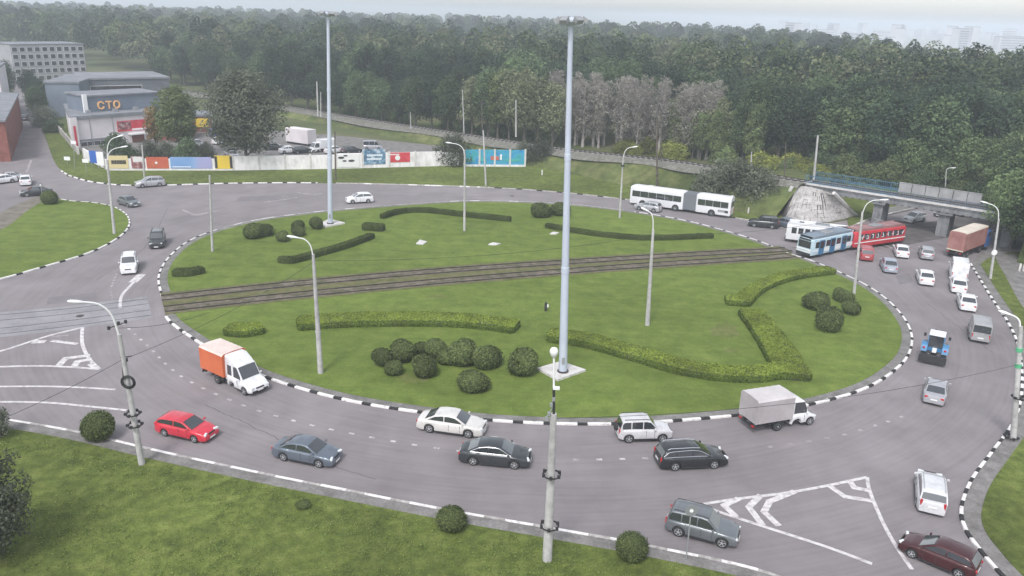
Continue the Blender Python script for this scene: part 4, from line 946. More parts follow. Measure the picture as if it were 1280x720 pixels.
# camera pole at the near verge
r2_, b2, t2 = post((684, 700), (692, 517), .27, .17, 'camera_pole', 'near concrete pole with two black coil rings and a white dome camera on top', 'pole', 'conc_pole')
coil(r2_, b2, t2, 689.5, 593, .46); coil(r2_, b2, t2, 687, 657, .48)
e0 = T(692.3, 520, b2)-b2; e1 = T(692.3, 484, b2)-b2; e2 = T(692.5, 440, b2)-b2
MB().tube([e0, e1], .07, 8).build('mast_tube', M['trim'], r2_); MB().tube([e1, e2], .055, 8).build('mast_tube', M['white_metal'], r2_)
dome = MB(); dome.lathe([(.05, -.32), (.15, -.2), (.21, -.05), (.22, .08), (.16, .2), (.04, .25)], 14, 0, Matrix.Translation(e2)); dome.build('dome_camera', M['white_metal'], r2_, smooth=60)
cmb = MB(); cmb.box(e1+Vector((.12, -.1, 0)), (.35, .16, .16)); cmb.build('camera_box', M['white_metal'], r2_, bevel=.02)
mb = MB()
for q in ((683, 522), (689, 505), (686, 516), (692, 498)): mb.box(T(*q, b2)-b2+Vector((0, -.1, 0)), (.14, .14, .18))
mb.tube([T(682, 523, b2)-b2, T(692, 508, b2)-b2], .03, 6); mb.build('bracket', M['grey_metal'], r2_)
# ---- floodlight masts
def mast(px, slab, label, top, tz=27.6):
    b = P(*px, .12); r_ = empty('light_mast', b); tt = T(*top, b)-b; r_.rotation_euler = Vector((0, 0, 1)).rotation_difference(tt.normalized()).to_euler(); tz = tt.length; tag(r_, label, 'mast', 'tall floodlight masts on the island')
    MB().tube([(0, 0, .1), (0, 0, 9), (0, 0, 18), (0, 0, tz)], [.36, .30, .235, .18], 16).build('mast_tube', M['galv'], r_, smooth=50)
    MB().lathe([(.315, 8.8), (.33, 8.85), (.33, 9.3), (.30, 9.35)], 16).build('joint', M['galv'], r_); MB().lathe([(.25, 17.8), (.262, 17.85), (.262, 18.3), (.235, 18.35)], 16).build('joint', M['galv'], r_); MB().box((0, -.345, 1.3), (.24, .05, .6)).build('hatch', M['grey_metal'], r_)
    MB().lathe([(.55, .08), (.55, .16), (.48, .18), (.48, .3), (.40, .32)], 16).build('base_flange', M['rail'], r_)
    c = MB(); c.lathe([(.3, tz-.3), (.62, tz-.1), (.75, tz), (.75, tz+.12), (.3, tz+.3)], 16); c.build('head_ring', M['galv'], r_)
    for k in range(6):
        a_ = 2*pi*k/6; f = MB(); f.box((0, 0, 0), (.5, .55, .35), 0, Matrix.Translation((cos(a_)*1.0, sin(a_)*1.0, tz+.1))@Matrix.Rotation(a_, 4, 'Z')@Matrix.Rotation(R(35), 4, 'Y')); f.build('floodlight', M['grey_metal'], r_)
    pts = [P(*q, 0) for q in slab]; c_ = centroid(pts); s_ = MB(); s_.prism([(p.x, p.y) for p in pts], .05, .33); o = s_.build('concrete_slab', M['slab'], None, bevel=.02)
    tag(o, 'diamond shaped concrete slab under the '+label.split(' standing')[0].replace('tall ', ''), 'slab'); return r_
mast((703.5, 467), [(671, 464), (701, 455.5), (732, 466), (697, 478.5)], 'near floodlight mast standing on the island in the centre of the view', (713.5, 27))
mast((413, 281), [(401.5, 281), (412, 276), (431.5, 281), (406, 286)], 'far floodlight mast standing at the far left of the island', (410, 18))
for px, lb in (((527, 304.5, 7, 3), 'white hatch cover in the far lawn left of centre'), ((618, 306.5, 8, 1.6), 'flat pale hatch cover in the far lawn behind the tram line'), ((693, 293, 6, 1.6), 'dark edged hatch cover left of the tall mast')):
    c = P(px[0], px[1], 0); s_ = MB(); rnd = random.Random(int(px[0])); A = P(px[0]+px[2], px[1])-c; B = P(px[0], px[1]-px[3])-c
    s_.prism([(c+A*a_+B*b__)[:2] for a_, b__ in ((-1, -.6), (.2, -1), (1, .2), (-.3, 1))], .05, .24); tag(s_.build('hatch_cover', M['slab'], None, bevel=.02), lb, 'cover')
# small figure-like marker on the lawn
b = P(682, 388.5, .12); mk = empty('marker_post', b); tag(mk, 'small dark marker post with a white plate on the lawn left of the near mast', 'marker')
MB().tube([(0, 0, -.1), (0, 0, .75), (.02, 0, .95)], [.13, .14, .06], 10).build('post', M['trim'], mk, smooth=50); MB().box((.2, -.02, .55), (.16, .05, .3)).build('plate', M['plate'], mk)
# ---- signs
def sign(base, top, shape, label, m, r_=.35, z=.1):
    b = P(*base, z); t = T(*top, b); o = empty('road_sign', b); tag(o, label, 'sign')
    MB().tube([(0, 0, -.1), t-b], .04, 8).build('post', M['grey_metal'], o)
    Mx = Matrix.Translation(t-b+Vector((0, -.06, 0)))@Matrix.Rotation(R(90), 4, 'X'); s = MB()
    if shape == 'round': s.lathe([(r_, 0), (r_, .03)], 20, 0, Mx)
    else: s.box((0, 0, 0), (r_*2.2, r_*1.3, .03), 0, Mx)
    s.build('sign_plate', m, o)
    if shape == 'round': MB().lathe([(r_*.3, 0), (r_*.3, .02)], 14, 0, Mx@Matrix.Translation((0, 0, .045))).build('sign_mark', M['plate'], o)
    return o
M['signblue'] = mat('sign_blue', (.03, .12, .45), .4); M['signback'] = mat('sign_back', (.20, .21, .22), .5)
sign((857.5, 700), (864, 637), 'round', 'round road sign on a thin post in front of the grey crossover', M['signback'], .36)
sign((108, 216), (107, 201), 'rect', 'small white rectangular sign on the verge below the white building', M['plate'], .5)
sign((93, 212), (92, 178), 'rect', 'small pale sign board on a post beside the white pillar', M['plate'], .4)
sign((84, 206), (84, 198), 'rect', 'low white sign plate at the corner of the left street', M['plate'], .5)
sign((53, 249), (51, 231), 'round', 'round sign at the tip of the left lawn beside the shrub', M['signback'], .4)
for (x, y, lb) in ((935, 264, 'short pale marker post behind the kerb right of the long bus'), (677.5, 216, 'short pale marker post on the far verge left of the mast'), (1274, 336, 'left white bollard by the right footpath'), (1279, 336, 'right white bollard by the right footpath')):
    b = P(x, y+3, .1); tag(MB().lathe([(.13, 0), (.12, .9), (.05, 1.0)], 10).build('bollard', M['slab'], None, loc=b, smooth=40), lb, 'bollard')
# ---- overhead wires
def wire(a_, b__, sag, lb, r_=.014):
    pts = [a_.lerp(b__, k/14)+Vector((0, 0, -sag*4*(k/14)*(1-k/14))) for k in range(15)]
    tag(MB().tube(pts, r_, 5).build('overhead_wire', M['trim']), lb, 'wire')
h1 = T(152, 450, b1); wire(h1, t7+Vector((0, 0, -.6)), .5, 'overhead wire from the leaning lamp post to the left island lamp post')
wire(T(148, 410, b1), P(262, 390, 7.5), .3, 'overhead wire from the top of the leaning post toward the tram line')
wire(h1, P(-90, 560, 6), .3, 'overhead wire running off the left edge from the leaning post')
wire(T(691, 523, b2), T(1276, 455, b8), .9, 'overhead wire from the camera pole to the right edge lamp post')
wire(t5+Vector((0, 0, -.5)), t7+Vector((0, 0, -.5)), .7, 'overhead wire between the two lamp posts on the island')
wire(t5+Vector((0, 0, -.5)), t3+Vector((0, 0, -.4)), .6, 'overhead wire from the middle island lamp post to the right island lamp post')

# ---- long wall with posters
M['wallwhite'] = noisy('whitewashed_wall', [(.60, .58, .59), (.74, .72, .73), (.80, .78, .79)], .7, .85, 8, (.3, .65), extra=[(.85, 1.08, 2, (1, 1, .3))])
def wallseg(pa, pb, hpx, name, label, m, cap=True, posts=None, z=.1, th=.25, cat='wall'):
    a_, b__ = P(*pa, z), P(*pb, z); d = b__-a_; L = d.length; ang = atan2(d.y, d.x); top = T(pa[0], pa[1]-hpx, a_); hh = top.z-z
    r_ = empty(name, a_, ang); tag(r_, label, cat)
    MB().box((L/2, 0, hh/2), (L, th, hh)).build('panel', m, r_, bevel=.02)
    if posts:
        for i in range(posts+1): MB().box((L*i/posts, 0, hh/2+.08), (.34, th+.18, hh+.16)).build('post', M['slab'], r_)
    return r_, L, hh
wA, wB, wC, wD = (137, 213), (292, 213), (420, 211), (551, 207.5)
w1, L1, H1 = wallseg(wA, wB, 15, 'perimeter_wall', 'low white wall carrying the row of coloured posters', M['wallwhite'])
w2, L2, H2 = wallseg(wB, wC, 18, 'perimeter_wall', 'long plain white wall behind the large spreading tree', M['wallwhite'], posts=4)
w3, L3, H3 = wallseg(wC, wD, 19, 'perimeter_wall', 'white wall with posts right of the far mast', M['wallwhite'], posts=4)
w4, L4, H4 = wallseg((551, 207.5), (574, 207), 17, 'perimeter_wall', 'short pale wall piece next to the dark bush', M['wallwhite'])
M['teal'] = noisy('blue_mural', [(.03, .20, .42), (.06, .33, .52), (.04, .30, .28)], .9, .6, 6, (.3, .7))
w5, L5, H5 = wallseg((580, 208), (656, 208.5), 21, 'mural_wall', 'wall painted bright blue with teal patches at the right end', M['teal'], posts=4)
MB().box((L5/2, -.16, .22), (L5, .05, .40)).build('white_base', M['wallwhite'], w5)
MB().box((L5*.50, -.17, H5*.52), (1.6, .05, .7)).build('painted_motif', mat('mural_red', (.5, .12, .08), .6), w5); MB().box((L5*.60, -.17, H5*.58), (.35, .05, 1.1)).build('painted_motif', M['plate'], w5)
for xx, ww in ((.08, 2.2), (.30, 1.5), (.80, 2.6)):
    MB().box((L5*xx, -.165, H5*.40), (ww, .05, .5)).build('painted_motif', noisy('mural_green', [(.06, .35, .28), (.10, .42, .45)], 2), w5)
def poster(w_, L, H, x0, x1, z0, z1, label, m, motif=None, over=0):
    d = Vector((cos(w_.rotation_euler.z), sin(w_.rotation_euler.z), 0)); n = Vector((d.y, -d.x, 0))
    r_ = empty('poster_board', w_.location+d*(x0*L)+n*.17, w_.rotation_euler.z); tag(r_, label, 'poster', 'poster boards along the wall'); W_ = (x1-x0)*L
    MB().box((W_/2, 0, (z0+z1)/2*H), (W_-.1, .08, (z1-z0)*H)).build('board', m, r_, bevel=.01)
    if motif: motif(r_, W_, z0*H, z1*H)
    return r_
def bars(col, rows, x0=.15, x1=.85, th=.12):
    mm = mat('print', col, .6)
    def f(r_, W_, a_, b__):
        mb = MB(); rnd = random.Random(int(W_*100))
        for k in rows:
            x = x0
            while x < x1:
                l = rnd.uniform(.03, .09); mb.box((W_*(x+l/2), -.055, a_+(b__-a_)*k), (W_*l*.85, .02, (b__-a_)*th)); x += l
        mb.build('lettering', mm, r_)
    return f
M['beige'] = mat('poster_beige', (.60, .50, .28), .6); M['orangered'] = noisy('poster_red', [(.42, .09, .05), (.50, .13, .07)], 1, .6); M['pblue'] = noisy('poster_blue', [(.12, .27, .55), (.24, .36, .60), (.36, .33, .55)], .12, .6, 2, (.35, .65))
M['pyellow'] = mat('poster_yellow', (.70, .50, .05), .6); M['pred'] = noisy('poster_crimson', [(.50, .04, .06), (.60, .08, .10)], 1, .6); M['pdark'] = noisy('poster_dark', [(.05, .05, .06), (.30, .10, .10), (.45, .42, .44)], 1.5, .6)
poster(w1, L1, H1, .0, .16, .18, 1.25, 'beige poster with a dark line of lettering at the left end of the wall', M['beige'], bars((.03, .03, .03), (.5,), th=.3))
poster(w1, L1, H1, .18, .29, .18, 1.2, 'dark red and white poster second from the left on the wall', M['pdark'], bars((.7, .7, .7), (.85, .65), th=.2))
poster(w1, L1, H1, .30, .48, .18, 1.15, 'orange red poster with a tiny white emblem', M['orangered'], lambda r_, W_, a_, b__: MB().lathe([(.22, 0), (.22, .03)], 12, 0, Matrix.Translation((W_*.45, -.07, (a_+b__)/2))@Matrix.Rotation(R(90), 4, 'X')).build('emblem', M['plate'], r_))
poster(w1, L1, H1, .49, .83, .18, 1.15, 'long pale blue poster on the wall', M['pblue'], bars((.75, .75, .8), (.15,), .05, .45, .08))
poster(w1, L1, H1, .85, 1.0, .16, 1.28, 'yellow poster with black ends right of the blue one', M['pyellow'], lambda r_, W_, a_, b__: [MB().box((W_*x, -.055, (a_+b__)/2), (W_*.14, .03, (b__-a_)*.9)).build('black_panel', M['trim'], r_) for x in (.09, .91)])
poster(w3, L3, H3, .02, .22, .1, .95, 'white poster with a dark floral flourish', M['plate'], lambda r_, W_, a_, b__: [MB().lathe([(.42 if k else .28, 0), (.42 if k else .28, .03)], 10, 0, Matrix.Translation((W_*x, -.07, a_+(b__-a_)*y))@Matrix.Rotation(R(90), 4, 'X')@Matrix.Diagonal((1.4, .5, 1, 1))).build('ornament', M['trim'], r_) for k, x, y in ((1, .15, .75), (0, .35, .9), (1, .62, .5), (0, .30, .5))])
poster(w3, L3, H3, .245, .465, .25, 1.25, 'blue grey picture poster with ragged top', noisy('picture_blue', [(.05, .08, .12), (.15, .28, .42), (.5, .55, .6)], 1.2, .6, 6, (.35, .65)), bars((.7, .75, .8), (.35, .6), .2, .8, .12))
poster(w3, L3, H3, .49, .70, .35, 1.0, 'crimson poster with a round white emblem', M['pred'], lambda r_, W_, a_, b__: [MB().lathe([(.48, 0), (.48, .03)], 14, 0, Matrix.Translation((W_*.42, -.07, a_+(b__-a_)*.45))@Matrix.Rotation(R(90), 4, 'X')).build('emblem', M['plate'], r_), bars((.75, .75, .75), (.8,), .05, .5, .12)(r_, W_, a_, b__)])
# ---- walls along the left street
wallseg((136, 213), (106, 198), 13, 'perimeter_wall', 'white wall piece turning up the left street by the pillar', M['wallwhite'], posts=3)
wallseg((98, 193), (61, 150), 9, 'perimeter_wall', 'long pale wall receding up the left street', M['concrete'], posts=6)
def panelboard(px, w_, h_, label, m, z=.2):
    b = P(*px, z); r_ = empty('billboard', b, -.1); tag(r_, label, 'billboard'); MB().box((0, 0, h_/2+.6), (w_, .12, h_)).build('board', m, r_)
    for x in (-w_*.4, w_*.4): MB().box((x, .1, .6), (.1, .1, 1.5)).build('leg', M['grey_metal'], r_)
panelboard((119, 208), 1.6, 2.2, 'dark blue upright board by the wall corner', M['signblue']); panelboard((127, 211), 1.3, 2.4, 'white upright board by the wall corner', M['plate'])

# ---- buildings upper left
def block(pa, pb, top_y, depth, name, label, mw, mr, parapet=.25, z=0, flip=False):
    a_, b__ = P(*pa, z), P(*pb, z); d = b__-a_; L = d.length; ang = atan2(d.y, d.x); H = T(pa[0], top_y, a_).z-z
    r_ = empty(name, a_, ang); tag(r_, label, 'building')
    MB().box((L/2, depth/2, H/2), (L, depth, H)).build('wall', mw, r_)
    MB().box((L/2, depth/2, H+parapet/2), (L+.5, depth+.5, parapet)).build('roof', mr, r_, bevel=.03)
    return r_, L, H
def windows(r_, L, H, xs, z0, z1, w_, m=None, fr=True):
    for x in xs:
        f = MB().box((x*L, -.03, (z0+z1)/2), (w_+.2, .1, z1-z0+.2)).build('window', M['white_metal'], r_)
        MB().box((x*L, -.075, (z0+z1)/2), (w_, .04, z1-z0)).build('pane', m or M['glass'], f)
M['roofgrey'] = noisy('flat_roof', [(.16, .17, .19), (.24, .25, .275)], .4, .85); M['cladblue'] = noisy('blue_grey_cladding', [(.13, .16, .21), (.18, .21, .26)], .2, .6)
M['brick'] = noisy('red_brick', [(.16, .060, .048), (.23, .085, .068), (.27, .115, .095)], .8, .9, 10, (.3, .7), .4, 8, extra=[(.85, 1.1, 5, (1, 1, 3))]); M['pinkwhite'] = noisy('pale_render', [(.62, .58, .60), (.74, .70, .72)], .3, .85)
sto, Ls, Hs = block((93, 186), (192, 176), 150, 12, 'service_building', 'white service station building with orange roof letters and a red sign', M['pinkwhite'], M['roofgrey'], .7)
for c in list(sto.children): bpy.data.objects.remove(c)
Si = (Matrix.Translation(sto.location)@Matrix.Rotation(sto.rotation_euler.z, 4, 'Z')).inverted()
fp = [Si@P(*q) for q in ((93, 186), (192, 176), (203, 160), (86, 166))]; MB().prism([(p.x, p.y) for p in fp], 0, Hs).build('wall', M['pinkwhite'], sto)
cc = centroid(fp); MB().prism([((p.x-cc.x)*1.02+cc.x, (p.y-cc.y)*1.04+cc.y) for p in fp], Hs, Hs+.7).build('roof', M['roofgrey'], sto, bevel=.03)
for x_, y_ in ((.3, 3.0), (.62, 2.4), (.9, 3.0)): MB().box((Ls*x_, y_, Hs+1.0), (.9, .7, .7)).build('roof_unit', M['grey_metal'], sto, bevel=.03)
for x_ in (.22, .5): MB().tube([(Ls*x_, -.08, 0), (Ls*x_, -.08, Hs)], .07, 6).build('downpipe', M['grey_metal'], sto)
MB().box((Ls*.07-.8, -.35, Hs/2+.2), (1.3, .5, Hs+.6)).build('pillar', M['pinkwhite'], sto); MB().box((Ls*.07-.8, -.62, Hs*.45), (.45, .06, Hs*.7)).build('red_strip', M['pred'], sto)
s1 = MB().box((Ls*.77, -.12, Hs*.64), (Ls*.44, .12, Hs*.38)).build('sign_board', M['pred'], sto); MB().box((Ls*.64, -.2, Hs*.66), (Ls*.16, .06, Hs*.28)).build('dark_panel', M['pdark'], s1); MB().box((Ls*.83, -.2, Hs*.50), (Ls*.2, .06, Hs*.06)).build('lettering', M['plate'], s1)
MB().box((Ls*.78, -.9, Hs*.36), (Ls*.22, 1.8, .3)).build('canopy', M['plate'], sto); MB().box((Ls*.80, -.06, Hs*.15), (Ls*.16, .08, Hs*.28)).build('entrance', M['brick'], sto)
windows(sto, Ls, Hs, (.04, .12, .2, .28, .36, .44), Hs*.06, Hs*.2, 1.2)
MB().box((Ls*.26, -.1, Hs*.27), (Ls*.5, .3, .25)).build('ledge', M['roofgrey'], sto)
up = MB().box((Ls*.80, 9, Hs+2.0), (Ls*.95, 9, 3.6)).build('upper_storey', M['cladblue'], sto); MB().box((Ls*.80, 9, Hs+3.95), (Ls*.98, 9.6, .3)).build('upper_roof', M['roofgrey'], up); MB().box((Ls*.80-Ls*.475-.2, 4.4, Hs+2.2), (.8, .5, 4.2)).build('corner_trim', M['plate'], up)
M['letter'] = mat('letter_orange', (.85, .48, .22), .5)
for i, ch in enumerate('СТО'):
    cu = bpy.data.curves.new('letter', 'FONT'); cu.body = ch; cu.size = 2.1; cu.extrude = .12; cu.offset = .04; cu.align_x = 'CENTER'
    to = bpy.data.objects.new('tmp', cu); COL.objects.link(to); dg = bpy.context.evaluated_depsgraph_get(); me = bpy.data.meshes.new_from_object(to.evaluated_get(dg)); bpy.data.objects.remove(to)
    me.materials.clear(); me.materials.append(M['letter']); o = bpy.data.objects.new('sign_letter', me); COL.objects.link(o); o.parent = sto; o.location = (Ls*(.50+.10*i), 4.3, Hs+1.2); o.rotation_euler = (R(90), 0, 0)
# neighbours
r_, L, H = block((198, 176), (236, 176), 152, 8, 'workshop', 'low grey roofed workshop behind the bushes', M['brick'], M['roofgrey'], .4)
r_, L, H = block((240, 166), (300, 164), 146, 8, 'brick_shop', 'low brick building with a yellow sign beside the big tree', M['brick'], M['roofgrey'], .5)
MB().box((L*.22, -.12, H*.62), (L*.26, .1, H*.55)).build('yellow_sign', M['pyellow'], r_); windows(r_, L, H, (.5, .66), H*.35, H*.8, 1.3)
r_, L, H = block((62, 146), (104, 146), 104, 22, 'warehouse', 'large blue grey hall behind the white service building', M['cladblue'], M['roofgrey'], .5)
r_, L, H = block((112, 140), (215, 136), 100, 20, 'warehouse', 'long dark hall behind the roof letters', noisy('dark_cladding', [(.10, .11, .13), (.15, .16, .18)], .2), M['roofgrey'], .5)
windows(r_, L, H, (.1, .2, .3, .4, .5, .6), H*.5, H*.8, 2.2)
r_, L, H = block((246, 84), (290, 84), 66, 9, 'depot_hall', 'low blue hall far away at the upper left beyond the railway', noisy('panel_blue', [(.12, .17, .26), (.16, .21, .30)], .2), M['roofgrey'], .5, z=2)
windows(r_, L, H, (.12, .3, .48, .66, .84), H*.35, H*.65, 2.4)
# brick building left of the street
r_, L, H = block((-150, 215), (26, 197), 0, 10, 'tmp', 'x', M['brick'], M['roofgrey'])
for c in list(r_.children): bpy.data.objects.remove(c)
bpy.data.objects.remove(r_)
def prism_building(corners, h, name, label, mw, mr):
    r_ = empty(name, (corners[0].x, corners[0].y, 0)); tag(r_, label, 'building'); pts = [(c.x-corners[0].x, c.y-corners[0].y) for c in corners]
    MB().prism(pts, 0, h).build('wall', mw, r_); c_ = centroid([Vector((*p, 0)) for p in pts]); MB().prism([((p[0]-c_.x)*1.02+c_.x, (p[1]-c_.y)*1.02+c_.y) for p in pts], h, h+.35).build('roof', mr, r_); return r_
pb = prism_building([P(14, 202), P(29, 158), P(-110, 150), P(-190, 206)], 7.2, 'brick_building', 'long red brick building with a grey flat roof left of the street', M['brick'], M['roofgrey'])
prism_building([P(8, 150), P(16, 138), P(-60, 134), P(-90, 150)], 12, 'apartment_building', 'white building showing over the brick roof at the left edge', M['pinkwhite'], M['roofgrey'])
r_, L, H = block((-150, 120), (-40, 118), 50, 14, 'apartment_building', 'pale apartment block at the far upper left corner', M['pinkwhite'], M['roofgrey'])
for k in range(5): windows(r_, L, H, [.05+.1*i for i in range(10)], H*(.06+.19*k), H*(.17+.19*k), 1.6)
r_, L, H = block((20, 104), (110, 100), 56, 16, 'apartment_building', 'grey apartment block rising over the end of the left street', noisy('grey_render', [(.30, .30, .32), (.38, .38, .40)], .2), M['roofgrey'])
for k in range(5): windows(r_, L, H, [.05+.1*i for i in range(10)], H*(.06+.19*k), H*(.17+.19*k), 1.6)
for i, (x, y, k, hh) in enumerate([(48, 150, 'mid2', 8), (58, 158, 'gbush', 4.5), (52, 140, 'dark1', 9), (40, 132, 'dark1', 10), (66, 166, 'mbush', 3), (10, 128, 'dark1', 12), (-20, 118, 'mid1', 14)]):
    tree_at(x, y, k, hh, ['broad tree at the bend of the left street', 'grey green bush at the bend of the left street', 'dark tree behind the bend of the left street', 'dark tree at the far end of the left street', 'low bush on the right side of the left street', 'dark tree behind the brick building', 'tree behind the brick building further left'][i], 'tree' if 'tree' in ['broad tree', 'x', 'dark tree', 'dark tree', 'x', 'dark tree', 'tree'][i] else 'bush', 'tree' if k[-4:] != 'bush' else 'bush')
# yard beyond the wall
struct('yard', MB().prism([(p.x, p.y) for p in PP([(140, 211), (575, 205), (560, 184), (420, 170), (270, 158), (190, 176), (95, 186)])], 0, .128, sheet=True), M['path'])
def bank_px(pts, z, m, name): struct(name, MB().prism([(p.x, p.y) for p in PP(pts)], 0, z, sheet=True), m)
r_ = empty('freight_container', P(390, 182, .15), 2.6); tag(r_, 'pale grey freight container in the yard behind the wall', 'container')
mb = MB(); mb.box((3.2, 0, 1.9), (6.6, 2.5, 2.9)); 
for i in range(22): mb.box((.1+i*.3, 0, 1.9), (.12, 2.58, 2.6))
mb.build('body', M['pinkwhite'], r_); MB().box((3.2, 0, .3), (6.4, 2.2, .5)).build('chassis', M['trim'], r_)
# city on the far plain, right
M['far_city'] = noisy('pale_city_walls', [(.42, .42, .45), (.62, .62, .64)], .02, .9); M['far_field'] = noisy('far_plain', [(.28, .30, .27), (.40, .41, .38)], .004, .95)
struct('far_plain', MB().prism([(p.x, p.y) for p in (Vector((150, 420, 0)), Vector((1500, 500, 0)), Vector((5200, 4200, 0)), Vector((300, 4200, 0)), Vector((260, 1200, 0)))], 0, .02, sheet=True), M['far_field'])
rnd = random.Random(4); proto = None
for i in range(46):
    px = rnd.uniform(955, 1275); d = rnd.uniform(1150, 2600); dv = Vector((ray(px, 200).x, ray(px, 200).y, 0)).normalized(); q = dv*d
    if proto is None or i % 6 == 0:
        proto = empty('tower_block', q, rnd.uniform(0, 3)); wd_, hh = rnd.choice([(14, 20), (30, 14), (20, 26), (46, 15), (12, 28)]); tag(proto, 'x', 'building', 'far city blocks')
        MB().box((0, 0, hh/2), (wd_, 12, hh)).build('wall', M['far_city'], proto); MB().box((0, 0, hh+.4), (wd_*.99, 11.8, .8)).build('roof', M['roofgrey'], proto)
        mb = MB()
        for k in range(int(hh/3)): 
            for s_ in (-1, 1): mb.box((0, s_*6.02, 1.8+k*3), (wd_*.92, .1, 1.1))
        mb.build('window_band', M['cladblue'], proto); o = proto
    else: o = dup(proto, q, rnd.uniform(0, 3), rnd.uniform(.7, 1.15))
    o['label'] = 'hazy pale city block on the far plain at the upper right'; o['group'] = 'far city blocks'
# ================================================================== VEHICLES
ST = {
 'sedan': dict(deck=[(-.5, .44), (-.485, .60), (-.44, .655), (-.30, .67), (.20, .645), (.34, .60), (.45, .53), (.49, .44), (.5, .36)], roof=[(-.385, .66), (-.22, .93), (-.12, .99), (.02, 1.0), (.09, .96), (.265, .62)]),
 'hatch': dict(deck=[(-.5, .42), (-.49, .60), (-.47, .66), (-.2, .67), (.20, .645), (.34, .60), (.46, .50), (.495, .40), (.5, .34)], roof=[(-.485, .65), (-.40, .91), (-.32, .97), (-.05, 1.0), (.05, .96), (.26, .62)]),
 'wagon': dict(deck=[(-.5, .42), (-.49, .58), (-.47, .65), (-.2, .66), (.20, .645), (.34, .60), (.46, .50), (.495, .40), (.5, .34)], roof=[(-.485, .64), (-.43, .90), (-.36, .96), (-.05, 1.0), (.07, .96), (.26, .62)]),
 'suv': dict(deck=[(-.5, .36), (-.49, .56), (-.475, .61), (-.2, .62), (.20, .60), (.38, .56), (.47, .50), (.495, .42), (.5, .34)], roof=[(-.485, .60), (-.435, .92), (-.40, .98), (0, 1.0), (.08, .96), (.23, .59)]),
 'van': dict(deck=[(-.5, .22), (-.495, .50), (-.49, .54), (-.2, .54), (.30, .52), (.38, .47), (.47, .40), (.495, .32), (.5, .26)], roof=[(-.495, .53), (-.475, .93), (-.44, .98), (.10, 1.0), (.18, .97), (.36, .50)]),
 'gcab': dict(deck=[(-.5, .22), (-.495, .50), (-.49, .52), (-.2, .52), (.12, .50), (.28, .44), (.42, .36), (.48, .30), (.5, .24)], roof=[(-.498, .52), (-.49, .95), (-.46, 1.0), (-.10, 1.0), (-.02, .97), (.18, .49)]),
}
def lerp_prof(pr, x):
    if x <= pr[0][0]: return pr[0][1]
    for (a_, za), (b__, zb_) in zip(pr, pr[1:]):
        if x <= b__: return za+(zb_-za)*(x-a_)/(b__-a_)
    return pr[-1][1]
